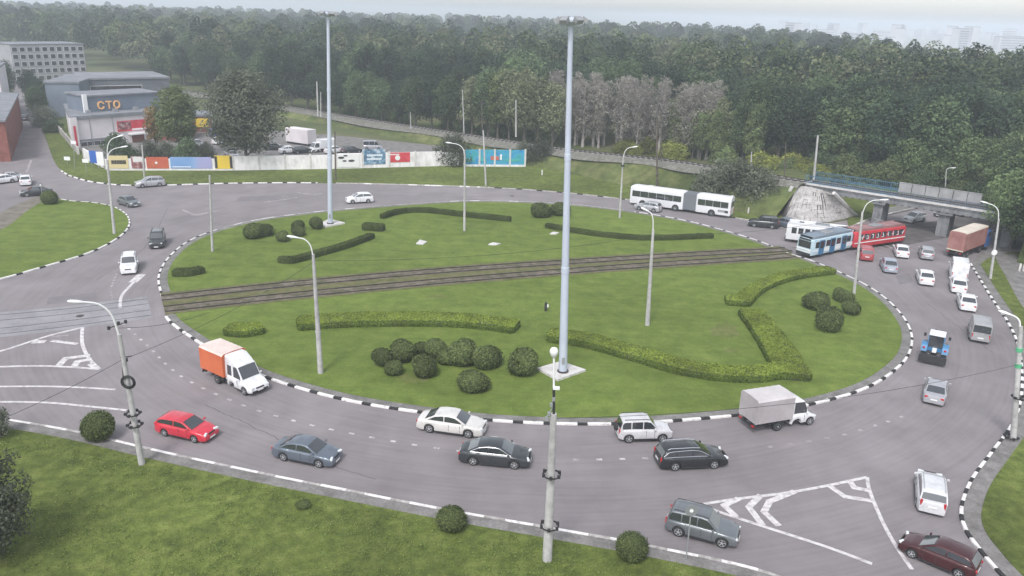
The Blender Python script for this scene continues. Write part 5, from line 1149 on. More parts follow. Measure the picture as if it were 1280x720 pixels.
def car(name, label, cat, paint_m, L, W, H, style, chrome=False, wb=None, wr=.31, tumble=.76, cl=.2, group=None, rim='rim', glassrows=2, roofrack=False, spare=False, lower=None, glass=True, sidewin=True, fenders=True, sunroof=False, rearwin=True):
    s = ST[style]; deck = [(x*L, z*H) for x, z in s['deck']]; roof = [(x*L, z*H) for x, z in s['roof']]
    wb = wb or L*.585; xc = .0; ax = (-wb/2+xc, wb/2+xc); r_ = empty(name); tag(r_, label, cat, group); r_['W'] = W
    ra = wr+.055
    xs = set([x for x, _ in deck]+[L*(-.5+i/26) for i in range(27)])
    for a_ in ax:
        for k in range(9): xs.add(a_-ra*cos(pi*k/8))
    xs = sorted(xs); xs = [x for i, x in enumerate(xs) if i == 0 or x-xs[i-1] > .012]
    def wx(x):
        e = max(0, (abs(x)-L*.28)/(L*.22)); return W/2*(1-.17*e**2.4)
    mb = MB(); rows = []
    def yf(t): return [(0, .955), (.15, .99), (.5, 1.0), (.8, .975), (.94, .93), (1, .86)]
    for x in xs:
        zb_ = cl
        for a_ in ax:
            if abs(x-a_) < ra: zb_ = max(zb_, wr+sqrt(max(0, ra*ra-(x-a_)**2))-.02)
        if abs(x) > L*.47: zb_ = max(zb_, cl+.05)
        zt = lerp_prof(deck, x); w_ = wx(x); zt = max(zt, zb_+.04)
        half = [(w_*f, zb_+(zt-zb_)*t) for t, f in yf(0)]+[(w_*.45, zt+.02*H*.6)]
        rows.append([(x, -y, z) for y, z in half]+[(x, 0, zt+.022)]+[(x, y, z) for y, z in half[::-1]])
    mb.loft(rows, 0)
    hw = W/2
    gy = []
    for x in ((ax[0]+ax[1])/2-.1*L*0, (ax[1]-wr-.28)) if style != 'gcab' else (0,):
        for sg in (-1, 1): mb.box((x, sg*(hw*.992), lerp_prof(deck, x)*.62+cl*.2), (.018, .02, lerp_prof(deck, x)-cl-.2), 1)
    for sg in (-1, 1): mb.box((0, sg*hw*.985, cl+.02), (wb-2*ra, .03, .09), 1)
    body = mb.build('body', [paint_m, M['trim']], r_, smooth=38)
    # greenhouse
    wbs, wts = hw*.90, hw*tumble
    zd = min(lerp_prof(deck, roof[0][0]), lerp_prof(deck, roof[-1][0]))
    def gyw(z): return wbs+(wts-wbs)*min(1.05, max(0, (z-zd)/(H-zd)))
    cm = MB(); rows = []; gx = sorted(set([x for x, _ in roof]+[roof[0][0]+(roof[-1][0]-roof[0][0])*i/18 for i in range(19)]))
    for x in gx:
        zt = lerp_prof(roof, x); z0 = lerp_prof(deck, x)-.03; zt = max(zt, z0+.02)
        e = .05*min(1, (zt-z0)/.25)
        half = [(gyw(z0), z0), (gyw((z0+zt)/2), (z0+zt)/2), (gyw(zt-e), zt-e), (gyw(zt)-e*.55, zt-e*.3), (gyw(zt)-e*1.6, zt)]
        rows.append([(x, -y, z) for y, z in half]+[(x, 0, zt+.02*min(1, (zt-z0)/.3))]+[(x, y, z) for y, z in half[::-1]])
    cm.loft(rows, 0); cm.build('cabin', paint_m, r_, smooth=38)
    # glass
    def slab_glass(pa, pb, name_):
        (x0, z0), (x1, z1) = pa, pb; z0i = z0+(z1-z0)*.10; x0i = x0+(x1-x0)*.10; z1i = z0+(z1-z0)*.93; x1i = x0+(x1-x0)*.93
        n = Vector((-(z1-z0), 0, x1-x0)).normalized(); n = n if n.z > 0 else -n; rows = []
        for k in range(4):
            t = k/3; x, z = x0i+(x1i-x0i)*t, z0i+(z1i-z0i)*t; y = gyw(z)-.085; row = []
            for j in range(7):
                u = -1+2*j/6; row.append((x+n.x*.018, y*u, z+n.z*.018+.02*(1-u*u)*min(1, .3+t)))
            rows.append(row)
        return MB().grid(rows).build(name_, M['glass'], r_, smooth=60)
    if glass:
        slab_glass(roof[-1], roof[-2], 'windscreen')
        if rearwin: slab_glass(roof[0], roof[1], 'rear_window')
    if sidewin:
        x_r, x_f = roof[0][0]+.12, roof[-1][0]-.10
        if style == 'sedan': spl = [x_r+.22*(roof[1][0]-roof[0][0]), x_r+.50*L*.36+.12, x_f]; spl = [x_r+.12, (x_r+x_f)/2-.02*L, x_f]
        elif style in ('wagon', 'suv'): a_ = (x_f-x_r); spl = [x_r, x_r+a_*.27, x_r+a_*.60, x_f]
        elif style == 'hatch': a_ = (x_f-x_r); spl = [x_r+.1, x_r+a_*.50, x_f]
        elif style == 'van': a_ = (x_f-x_r); spl = [x_r, x_r+a_*.36, x_r+a_*.70, x_f]
        elif style == 'gcab': a_ = (x_f-x_r); spl = sidewin if isinstance(sidewin, list) else [x_r+.1, x_r+a_*.30, x_r+a_*.42, x_f]
        if sidewin == 'front': spl = spl[-2:]
        if chrome:
            for sg in (-1, 1):
                xs_ = [spl[0]+(spl[-1]-spl[0])*k/10 for k in range(11)]
                lo = [(x, sg*(gyw(lerp_prof(deck, x)+.03)+.02), lerp_prof(deck, x)+.03) for x in xs_]; hi = [(x, sg*(gyw(lerp_prof(roof, x)-.06)+.02), max(lerp_prof(deck, x)+.04, lerp_prof(roof, x)-.06)) for x in xs_]
                MB().tube(lo+hi[::-1]+[lo[0]], .018, 5).build('window_trim', M['chrome'], r_)
        for sg in (-1, 1):
            for a_, b__ in zip(spl, spl[1:]):
                if style == 'gcab' and b__-a_ < .35: continue
                rows = []
                for k in range(9):
                    x = a_+.035+(b__-a_-.07)*k/8; zl = lerp_prof(deck, x)+.045; zu = lerp_prof(roof, x)-.085
                    if zu-zl < .03: zu = zl+.002
                    row = []
                    for j in range(3):
                        z = zl+(zu-zl)*j/2; row.append((x, sg*(gyw(z)+.012), z))
                    rows.append(row)
                MB().grid(rows).build('side_window', M['glass'], r_)
    # wheels
    for a_ in ax:
        for sg in (-1, 1):
            wh = MB(); wd_ = .20
            wh.lathe([(wr*.55, -wd_/2), (wr*.93, -wd_/2), (wr, -wd_/2+.03), (wr, wd_/2-.03), (wr*.93, wd_/2), (wr*.55, wd_/2)], 22, 0, None, 'Y')
            w_ = wh.build('wheel', M['tyre'], r_, smooth=40, loc=(a_, sg*(hw-wd_/2-.015), wr))
            rm = MB(); s0 = sg*wd_/2; rm.lathe([(wr*.66, s0*.85), (wr*.66, s0+sg*.006), (wr*.60, s0+sg*.008), (wr*.56, s0*.7)], 20, 0, None, 'Y')
            rm.lathe([(.07, s0*.6), (.07, s0+sg*.006)], 10, 0, None, 'Y')
            for k in range(5):
                rm.box((0, 0, 0), (wr*.14, .03, wr*.60), 0, Matrix.Rotation(2*pi*k/5, 4, 'Y')@Matrix.Translation((0, s0*.98-sg*.012, wr*.32)))
            rm.build('rim', M[rim], w_)
    # lights, plates, mirrors, grille
    zf = .47*H if style in ('sedan', 'hatch', 'wagon') else .42*H
    if style in ('van', 'gcab'): zf = .30*H
    yl = wx(L*.48)
    for sg in (-1, 1):
        a_ = sg*.0
        MB().box((0, 0, 0), (.16, .36, .15), 0, Matrix.Translation((L*.472, sg*(yl-.21), zf))@Matrix.Rotation(-sg*.35, 4, 'Z')).build('headlight', M['lens'], r_, bevel=.03)
        tall = style in ('suv', 'van', 'wagon')
        MB().box((0, 0, 0), (.12, .14 if tall else .30, .42 if tall else .16), 0, Matrix.Translation((-L*.485, sg*(yl-.10 if tall else yl-.19), (.52 if style != 'van' else .40)*H))@Matrix.Rotation(sg*.3, 4, 'Z')).build('taillight', M['red_lens'], r_, bevel=.03)
        xm = roof[-1][0]-.28; zm = lerp_prof(deck, xm)+.10
        MB().box((xm, sg*(hw+.07), zm), (.12, .18, .13)).build('mirror', paint_m, r_, bevel=.03)
    MB().box((L*.496, 0, zf-.02), (.05, yl*.85, .12)).build('grille', M['trim'], r_, bevel=.015)
    MB().box((L*.490, 0, cl+.10), (.08, yl*1.75, .13)).build('bumper', lower or M['trim'], r_, bevel=.03)
    MB().box((-L*.490, 0, cl+.12), (.09, yl*1.75, .14)).build('bumper', lower or paint_m, r_, bevel=.03)
    MB().box((L*.508 if L < 6 else L*.503, 0, cl+.13), (.02, .50, .11)).build('number_plate', M['plate'], r_)
    MB().box((-L*.503, 0, .40*H if style != 'van' else .3*H), (.02, .50, .11)).build('number_plate', M['plate'], r_)
    if roofrack:
        for sg in (-1, 1): MB().tube([(roof[1][0]+.15, sg*(wts-.10), H-.04), (roof[2][0], sg*(wts-.10), H+.045), (roof[3][0], sg*(wts-.10), H+.055), (roof[4][0], sg*(wts-.12), H-.0)], .022, 6).build('roof_rail', M['chrome'] if roofrack == 'c' else M['trim'], r_)
    if spare: MB().lathe([(.30, -.09), (.33, -.06), (.33, .06), (.27, .10)], 20, 0, Matrix.Translation((-L*.5-.10, .05, .56*H))@Matrix.Rotation(R(90), 4, 'Z'), 'Y').build('spare_wheel', M['tyre'], r_, smooth=40)
    return r_
def put_side(t, rear, front, side, W=None):
    "wheel contact points of the side nearer the camera"
    a_, b__ = P(*rear), P(*front); d = (b__-a_).normalized(); n = Vector((-d.y, d.x, 0)); n = n if side == 'R' else -n
    c = (a_+b__)/2+n*((W or t['W'])/2-.05); t.location = (c.x, c.y, .004); t.rotation_euler = (0, 0, atan2(d.y, d.x))
def put_rear(t, rear, ahead, L):
    a_, b__ = P(*rear), P(*ahead); d = (b__-a_).normalized(); c = a_+d*L/2; t.location = (c.x, c.y, .004); t.rotation_euler = (0, 0, atan2(d.y, d.x))
def put_mid(t, mid, toward):
    a_, b__ = P(*mid), P(*toward); d = (b__-a_).normalized(); t.location = (a_.x, a_.y, .004); t.rotation_euler = (0, 0, atan2(d.y, d.x))
pW = paint('white_paint', (.70, .70, .72)); pS = paint('silver_paint', (.42, .42, .45), .3, .35); pG = paint('grey_metal_paint', (.17, .185, .20), .3, .4); pDG = paint('slate_paint', (.145, .17, .21), .3, .4)
pK = paint('black_paint', (.018, .020, .023), .2); pDK = paint('charcoal_paint', (.045, .05, .056), .25, .3); pR = paint('red_paint', (.58, .03, .055), .3); pM = paint('maroon_paint', (.060, .014, .017), .25, .2)
pCream = paint('pearl_paint', (.62, .60, .58), .28, .1); pRed2 = paint('dull_red_paint', (.33, .05, .06), .4); pVan = paint('dull_grey_paint', (.30, .30, .31), .5); pSB = paint('silver_blue_paint', (.36, .39, .45), .3, .3)
# near lanes
c = car('car', 'bright red hatchback with black front bumper at the lower left', 'car', pR, 4.25, 1.68, 1.38, 'hatch', False, 2.46, .29); put_side(c, (205.5, 545.5), (243.5, 554), 'R')
c = car('car', 'slate blue sedan with pale bonnet in the outer lane', 'car', pDG, 4.45, 1.74, 1.42, 'sedan', False, 2.6, .31); put_side(c, (354.5, 576.5), (398.5, 585), 'R')
c = car('car', 'white sedan in the inner lane along the island kerb', 'car', pCream, 4.85, 1.84, 1.46, 'sedan', False, 2.88, .34); put_side(c, (535.5, 541), (586, 548), 'R')
c = car('car', 'black sedan with chrome window trim in the middle lane', 'car', pDK, 4.75, 1.82, 1.46, 'sedan', wb=2.75, wr=.33, chrome=True); put_side(c, (590.5, 582), (643, 587), 'R')
c = car('car', 'small pale silver off-roader with spare wheel on its back near the island kerb', 'car', paint('pearl_silver_paint', (.56, .55, .57)), 3.85, 1.62, 1.68, 'suv', False, 2.42, .33, .80, .28, roofrack=True, spare=True); put_side(c, (786.7, 554), (826.7, 553), 'R')
c = car('car', 'black estate car with chrome roof rails in the middle lane', 'car', pK, 4.75, 1.80, 1.50, 'wagon', wb=2.72, wr=.33, roofrack='c', chrome=True); put_side(c, (844.5, 589), (891.3, 586.5), 'R')
c = car('car', 'grey crossover with open roof rails at the bottom right of centre', 'car', pG, 4.35, 1.84, 1.66, 'suv', False, 2.62, .35, .80, .26, roofrack=True); put_side(c, (849.3, 672), (898.8, 685), 'R'); c.scale = (.95, .95, .95)
c = car('car', 'white estate seen from behind at the lower right approaching the ring', 'car', paint('pale_silver_paint', (.58, .58, .60)), 4.3, 1.74, 1.62, 'wagon', False, 2.6, .31, .80, roofrack='c'); put_rear(c, (1163, 646), (1159, 596), 4.3)
c = car('car', 'dark maroon car cut by the bottom edge at the lower right', 'car', pM, 4.3, 1.74, 1.50, 'hatch', False, 2.6, .31); put_mid(c, (1172, 702), (1139, 688)); c.scale = (.93, .93, .93)
c = car('car', 'silver sedan driving away behind the blue tractor', 'car', pS, 4.2, 1.70, 1.40, 'sedan', False, 2.5, .30); put_rear(c, (1165.5, 508), (1171, 480), 4.2)
c = car('van', 'dull grey old minibus on the right side of the ring', 'van', pVan, 4.6, 1.85, 1.95, 'van', False, 2.5, .32, .86, .25); put_rear(c, (1224, 430), (1219, 392), 4.6)
cr_ = 'cars queued on the right side of the ring'
for (lb, pm, st, L, W, H, rp, ah) in [
  ('white sedan directly behind the grey minibus on the right', pW, 'sedan', 4.3, 1.7, 1.42, (1209.5, 391), (1202, 366)), ('white sedan directly under the white delivery van', pW, 'sedan', 4.3, 1.7, 1.42, (1198, 368.5), (1193, 344)),
  ('white sedan alone in the middle of the right lanes', pW, 'sedan', 4.3, 1.7, 1.42, (1158, 358.5), (1148, 334)), ('silver blue sedan nearest the island on the right lanes', pSB, 'sedan', 4.4, 1.72, 1.44, (1113, 343), (1103, 322)),
  ('white sedan behind the red trams rear end', pW, 'sedan', 4.2, 1.68, 1.4, (1128, 324), (1119, 305)), ('silver hatchback left of the container truck', pS, 'hatch', 4.1, 1.68, 1.46, (1158.5, 326), (1152, 306))]:
    c = car('car', lb, 'car', pm, L, W, H, st, group=cr_); put_rear(c, rp, ah, L)
c = car('car', 'dull red car beside the lamp post and the blue tram', 'car', pRed2, 4.3, 1.74, 1.62, 'suv', group=cr_, tumble=.8); put_rear(c, (1083, 327.5), (1074, 306), 4.3)
c = car('van', 'tall white delivery van between the white sedan and the container truck', 'van', pW, 5.0, 1.95, 2.3, 'van', False, 3.0, .33, .88, .25, rearwin=False); put_rear(c, (1197.5, 353), (1193, 322), 5.0)
c = car('car', 'white hatchback on the road under the bridge', 'car', pW, 4.2, 1.7, 1.5, 'hatch'); put_mid(c, (1142, 277), (1120, 281))
c = car('car', 'dark car behind the bridge pier', 'car', pDK, 4.3, 1.7, 1.45, 'sedan'); put_mid(c, (1181, 270), (1160, 274))
c = car('car', 'white car partly hidden by the bridge beam at the right', 'car', pW, 4.3, 1.7, 1.45, 'sedan'); put_mid(c, (1208, 269), (1188, 273))
# far lanes
c = car('car', 'black off-roader right of the long bus', 'car', pDK, 4.3, 1.75, 1.70, 'suv', tumble=.84); put_side(c, (966, 286.5), (941, 284), 'L')
c = car('car', 'dark grey car at the foot of the concrete slope', 'car', pDG, 4.3, 1.74, 1.5, 'sedan'); put_mid(c, (981, 284), (960, 279))
c = car('car', 'silver hatchback in front of the articulated bus', 'car', pS, 4.1, 1.66, 1.5, 'hatch'); put_side(c, (816.5, 265.8), (798.5, 263), 'L')
c = car('car', 'white hatchback alone on the far side of the ring', 'car', pW, 4.1, 1.74, 1.55, 'hatch'); put_side(c, (460, 254), (441.5, 255), 'L')
c = car('car', 'silver estate car at the far kerb in front of the posters', 'car', pS, 4.4, 1.75, 1.62, 'wagon'); put_mid(c, (188, 233), (170, 234.5))
c = car('car', 'charcoal sedan right of the left lawn tip', 'car', pG, 4.2, 1.7, 1.42, 'sedan'); put_mid(c, (161, 256.5), (172, 260))
c = car('car', 'black off-roader coming toward the camera on the left', 'car', pDK, 4.3, 1.75, 1.72, 'suv', tumble=.82, roofrack=True); put_mid(c, (197.5, 306), (193.5, 318))
c = car('car', 'white minivan coming toward the camera on the left', 'car', pW, 4.4, 1.74, 1.70, 'suv', tumble=.82, roofrack=True); put_mid(c, (162.5, 337), (159, 352))
c = car('car', 'white car on the left street heading away', 'car', pW, 4.2, 1.7, 1.45, 'sedan'); put_rear(c, (32.5, 233), (34, 222), 4.2)
c = car('car', 'white car at the left edge of the frame', 'car', pW, 4.2, 1.7, 1.45, 'sedan'); put_mid(c, (3, 229), (-20, 232))
c = car('car', 'grey car hidden behind the white car at the left edge', 'car', pS, 4.2, 1.7, 1.45, 'sedan'); put_mid(c, (11, 226), (-12, 228))
c = car('car', 'black car behind the shrub at the tip of the left lawn', 'car', pDK, 4.4, 1.74, 1.4, 'sedan'); put_mid(c, (46, 244), (20, 246))
c = car('car', 'dark car far up the left street', 'car', pDK, 4.2, 1.7, 1.45, 'sedan'); put_mid(c, (31, 150), (34, 140))
for (x, y, tx, ty, pm, st, lb) in [(362, 190, 380, 189, pW, 'sedan', 'white parked car in the yard left of the white truck'), (344, 186, 360, 186, pDK, 'sedan', 'dark parked car in the yard under the container'), (378, 190, 392, 189, pDK, 'hatch', 'dark parked car beside the white truck in the yard'), (418, 190, 436, 188, pW, 'sedan', 'white parked car right of the far mast in the yard'),
    (440, 190, 452, 189, pDK, 'suv', 'dark parked car behind the floral poster'), (266, 168, 270, 175, paint('blue_paint', (.04, .09, .30)), 'suv', 'blue parked off-roader below the yellow sign'), (276, 178, 290, 175, pW, 'hatch', 'white parked car left of the big tree trunk'), (246, 182, 258, 184, pS, 'wagon', 'silver parked car behind the green tree'), (258, 196, 246, 200, pDK, 'sedan', 'dark parked car behind the blue poster'), (290, 196, 300, 200, pS, 'sedan', 'silver parked car just left of the big tree'), (466, 186, 480, 186, pS, 'van', 'silver van parked behind the blue grey picture poster')]:
    c = car('car', lb, 'car', pm, 4.2, 1.72, 1.5 if st != 'van' else 2.0, st, group='cars parked in the yard behind the wall'); put_mid(c, (x, y+2), (tx, ty+2)); c.location.z = .13

def truck_box(r_, x0, x1, W, z0, z1, mside, mtop, tarp=True, name='cargo_box'):
    mb = MB(); rings = []; n = 12; w_ = W/2
    for i in range(n+1):
        x = x0+(x1-x0)*i/n; sag = (.03 if i % 2 else 0) if tarp else 0
        rings.append([(x, -w_+sag*.5, z0), (x, -w_+sag, (z0+z1)/2), (x, -w_+sag*.3, z1-.14), (x, -w_+.12, z1-sag), (x, 0, z1+.05-sag), (x, w_-.12, z1-sag), (x, w_-sag*.3, z1-.14), (x, w_-sag, (z0+z1)/2), (x, w_-sag*.5, z0)])
    mb.loft(rings, 0); o = mb.build(name, [mside, mtop], r_, smooth=35)
    for p in o.data.polygons:
        if p.normal.z > .6: p.material_index = 1
    return o
def chassis(r_, x0, x1, W, wheels, wr=.36, z=.62, rim='steelrim'):
    mb = MB()
    for s_ in (-.4, .4): mb.box(((x0+x1)/2, s_, z), (x1-x0, .12, .22))
    for i in range(5): mb.box((x0+(x1-x0)*(i+.5)/5, 0, z), (.1, W*.9, .12))
    mb.box((x0+(x1-x0)*.5, -W*.32, z-.12), (.9, .4, .35)); mb.build('chassis', M['trim'], r_)
    for x in wheels:
        for sg in (-1, 1):
            wh = MB().lathe([(wr*.5, -.14), (wr*.93, -.14), (wr, -.10), (wr, .10), (wr*.93, .14), (wr*.5, .14)], 20, 0, None, 'Y').build('wheel', M['tyre'], r_, smooth=40, loc=(x, sg*(W/2-.18), wr))
            MB().lathe([(wr*.58, sg*.10), (wr*.58, sg*.143), (wr*.35, sg*.10), (wr*.2, sg*.12), (wr*.1, sg*.15)], 16, 0, None, 'Y').build('rim', M[rim], wh)
    MB().box((x0+.05, 0, z-.12), (.1, W*.9, .12)).build('rear_bumper', M['trim'], r_)
    for sg in (-1, 1): MB().box((x0-.02, sg*W*.36, z-.02), (.06, .30, .12)).build('taillight', M['red_lens'], r_)
def gazelle(label, Lcab, Lbox, W, Hc, Hb, mside, mtop, sidewin, name='truck', wb=3.3):
    "light truck: cab grown by the car builder then moved forward"
    r_ = car(name, label, 'truck', pW, Lcab, 1.95, Hc, 'gcab', False, Lcab*.5, .34, .86, .30, sidewin=sidewin, rearwin=False)
    total = Lcab+Lbox; 
    for ch in list(r_.children):
        if ch.name.startswith('wheel') and ch.location.x < 0: 
            for k in list(ch.children): bpy.data.objects.remove(k)
            bpy.data.objects.remove(ch); continue
        ch.location.x += total/2-Lcab/2
    truck_box(r_, -total/2, total/2-Lcab+.02, W, .85, Hb, mside, mtop)
    chassis(r_, -total/2, total/2-Lcab*.5, W, [total/2-Lcab*.25-wb]); r_['W'] = 1.95
    return r_, total
mOr = noisy('orange_tarpaulin', [(.50, .115, .05), (.60, .16, .07)], .8, .7, 4, (.3, .7), .4, 3); mOrT = noisy('faded_tarpaulin', [(.58, .48, .44), (.68, .58, .54)], .8, .7)
t_, tl = gazelle('white crew cab truck with orange tarpaulin box left of the island', 3.1, 3.0, 2.15, 2.15, 2.75, mOr, mOrT, None if False else [-1.30, -.72, -.55, .35], wb=3.3)
put_side(t_, (267, 476.5), (299.5, 491.5), 'R'); d = Vector((cos(t_.rotation_euler.z), sin(t_.rotation_euler.z), 0))
mb = MB(); rr_ = []
for x, z in ((tl/2-3.05, 2.72), (tl/2-2.6, 2.70), (tl/2-2.0, 2.35), (tl/2-1.75, 2.12)): rr_.append([(x, -.86, 2.0), (x, -.84, z-.08), (x, -.7, z), (x, .7, z), (x, .84, z-.08), (x, .86, 2.0)])
mb.loft(rr_, 0); mb.build('roof_fairing', pW, t_, smooth=40)
mGt = noisy('grey_tarpaulin', [(.34, .31, .32), (.42, .39, .40)], .8, .7, 4, (.3, .7), .4, 3); mGt2 = noisy('pale_tarpaulin', [(.46, .43, .44), (.54, .51, .52)], .8, .7)
t_, tl = gazelle('white cab truck with grey tarpaulin box at the island kerb lower right', 2.35, 3.2, 2.1, 2.1, 2.72, mGt, mGt2, [-.95, .25], wb=2.9)
put_side(t_, (961.5, 540), (1000, 533.5), 'R')
t_, tl = gazelle('white box truck parked in the yard beside the container', 2.2, 3.4, 2.1, 2.1, 2.7, pW, pW, [-.9, .2]); put_mid(t_, (402, 190), (380, 192))

# ---- container lorry
r_ = empty('container_lorry'); tag(r_, 'lorry with a dusty pink container and blue cab leaving on the right', 'truck'); W = 2.35
mPk = noisy('dusty_pink_container', [(.26, .12, .105), (.33, .165, .15), (.38, .21, .19)], .8, .75, 6, (.3, .7)); mCr = noisy('cream_roof', [(.56, .50, .42), (.66, .60, .52)], .6, .7)
o = truck_box(r_, -4.6, 3.2, W, 1.15, 3.75, mPk, mCr, False, 'container')
mb = MB()
for i in range(26):
    for sg in (-1, 1): mb.box((-4.5+i*.3, sg*(W/2+.015), 2.4), (.12, .04, 2.3))
mb.box((-4.62, 0, 2.45), (.05, .05, 2.4)); 
for y in (-.7, -.35, .35, .7): mb.box((-4.64, y, 2.4), (.05, .05, 2.3))
mb.build('container_ribs', mPk, r_); MB().box((-4.62, 0, 1.22), (.08, W, .14)).build('sill', mCr, r_)
chassis(r_, -4.6, 3.2, W, [-3.6, -2.5, 1.9], .45, .9)
mBl = paint('cab_blue', (.05, .13, .36), .35)
rows = []
for x, z1, w_ in ((3.5, 2.9, 1.12), (3.6, 3.05, 1.16), (4.7, 3.0, 1.16), (5.2, 2.2, 1.15), (5.35, 1.6, 1.13), (5.4, .7, 1.1)): rows.append([(x, -w_, .6), (x, -w_, z1-.15), (x, -w_+.15, z1), (x, w_-.15, z1), (x, w_, z1-.15), (x, w_, .6)])
MB().loft(rows).build('cab', mBl, r_, smooth=30)
for sg in (-1, 1): MB().box((4.35, sg*1.175, 2.35), (.8, .03, .7)).build('side_window', M['glass'], r_); MB().box((4.7, sg*1.35, 2.4), (.1, .2, .5)).build('mirror', M['trim'], r_); 
chassis(r_, 3.3, 4.9, W, [4.4], .47, .8)
put_rear(r_, (1192, 323), (1214, 314.3), 8.0); r_.scale = (.92, .86, .95)

# ---- buses and trams: lofted bodies with separate windows
def tube_body(x0, x1, W, z0, z1, nose=0, tail=0, rad=.22, n=10, arches=()):
    rows = []
    xs = sorted([x0, x0+.12, x0+.4, x1-.4, x1-.12, x1]+[x0+(x1-x0)*i/n for i in range(1, n)]); w_ = W/2
    for x in xs:
        e0 = max(0, 1-(x-x0)/.4); e1 = max(0, 1-(x1-x)/.4); e = (e0**2)*.10+(e1**2)*.10; ww = w_-e*1.2; zt = z1-e
        dx = 0
        rows.append([(x, -ww*.97, z0), (x, -ww, z0+.3), (x, -ww, (z0+z1)/2), (x, -ww+.02, z1-rad-.15), (x, -ww+.07, zt-rad*.5), (x, -ww+rad, zt), (x, -ww*.4, zt+.05), (x, ww*.4, zt+.05), (x, ww-rad, zt), (x, ww-.07, zt-rad*.5), (x, ww-.02, z1-rad-.15), (x, ww, (z0+z1)/2), (x, ww, z0+.3), (x, ww*.97, z0)])
    mb = MB(); mb.loft(rows); return mb
def win(r_, x, w_, y, z0, z1, name='side_window', m=None): return MB().box((x, y, (z0+z1)/2), (w_, .035, z1-z0)).build(name, m or M['glass'], r_, bevel=.01)
mBusW = noisy('bus_white', [(.62, .62, .64), (.72, .72, .74)], .6, .4, 4, (.3, .7)); mBusG = mat('bellows_grey', (.16, .17, .19), .85)
A_, B_ = P(786.5, 256, 0), P(911.5, 273.5, 0); BLn = (B_-A_).length
r_ = empty('articulated_bus'); tag(r_, 'long white articulated bus with grey bellows on the far side', 'bus'); d = (A_-B_).normalized(); n_ = Vector((-d.y, d.x, 0)); n_ = n_ if n_.y > 0 else -n_
cb = (A_+B_)/2+n_*1.25; r_.location = (cb.x, cb.y, .004); r_.rotation_euler = (0, 0, atan2(d.y, d.x)); W = 2.5; h = BLn/2
xf = h; xr = -h; xa = h-BLn*.545; xb = h-BLn*.665
tube_body(xa, xf, W, .38, 3.05).build('front_section', mBusW, r_, smooth=35); tube_body(xr, xb, W, .38, 3.05).build('rear_section', mBusW, r_, smooth=35)
mb = MB(); nb_ = 16
for i in range(nb_):
    x0 = xb-.05+(xa-xb+.1)*i/nb_; x1 = x0+(xa-xb+.1)/nb_; k = (.0, .07)[i % 2]
    mb.box(((x0+x1)/2, 0, 1.72), (x1-x0+.01, W-.16+k, 2.45+k))
mb.build('bellows', mBusG, r_)
for sg in (-1, 1):
    for s0, s1, nw in ((xa+.35, xf-.35, 6), (xr+.35, xb-.3, 4)):
        w_ = (s1-s0)/nw
        for i in range(nw): win(r_, s0+w_*(i+.5), w_-.035, sg*W/2, 1.5, 2.42)
MB().box((xf-.0, 0, 1.95), (.06, 2.1, 1.15)).build('windscreen', M['glass'], r_, bevel=.03); MB().box((xr+.0, 0, 2.0), (.06, 1.9, .8)).build('rear_window', M['glass'], r_, bevel=.03)
for x in (h-BLn*.135, h-BLn*.47, h-BLn*.825):
    for sg in (-1, 1):
        MB().lathe([(.56, 0), (.56, .02)], 20, 0, Matrix.Translation((x, sg*(W/2-.005)-.01, .50)), 'Y').build('wheel_arch', M['trim'], r_)
        wh = MB().lathe([(.25, -.14), (.44, -.14), (.48, -.1), (.48, .1), (.44, .14), (.25, .14)], 20, 0, None, 'Y').build('wheel', M['tyre'], r_, smooth=40, loc=(x, sg*(W/2-.08), .48)); MB().lathe([(.28, sg*.11), (.28, sg*.145), (.12, sg*.10), (.1, sg*.16)], 14, 0, None, 'Y').build('rim', M['steelrim'] if x > 0 else M['grey_metal'], wh)
for sg in (-1, 1):
    MB().box((xf+.01, sg*.9, .85), (.06, .3, .2)).build('headlight', M['lens'], r_); MB().box((xr-.01, sg*1.0, 1.0), (.06, .2, .4)).build('taillight', M['red_lens'], r_)
    MB().box((xr+1.1, sg*(W/2+.01), 1.0), (1.5, .03, .35)).build('louvre', M['grey_metal'], r_); MB().box((xr+.55, sg*(W/2+.012), .95), (.5, .03, .35)).build('louvre', M['trim'], r_)
MB().box((xr+.2, 0, 3.15), (.4, .9, .2)).build('roof_vent', mBusW, r_); MB().box((xf-3, 0, 3.15), (1, .9, .14)).build('roof_vent', mBusW, r_)

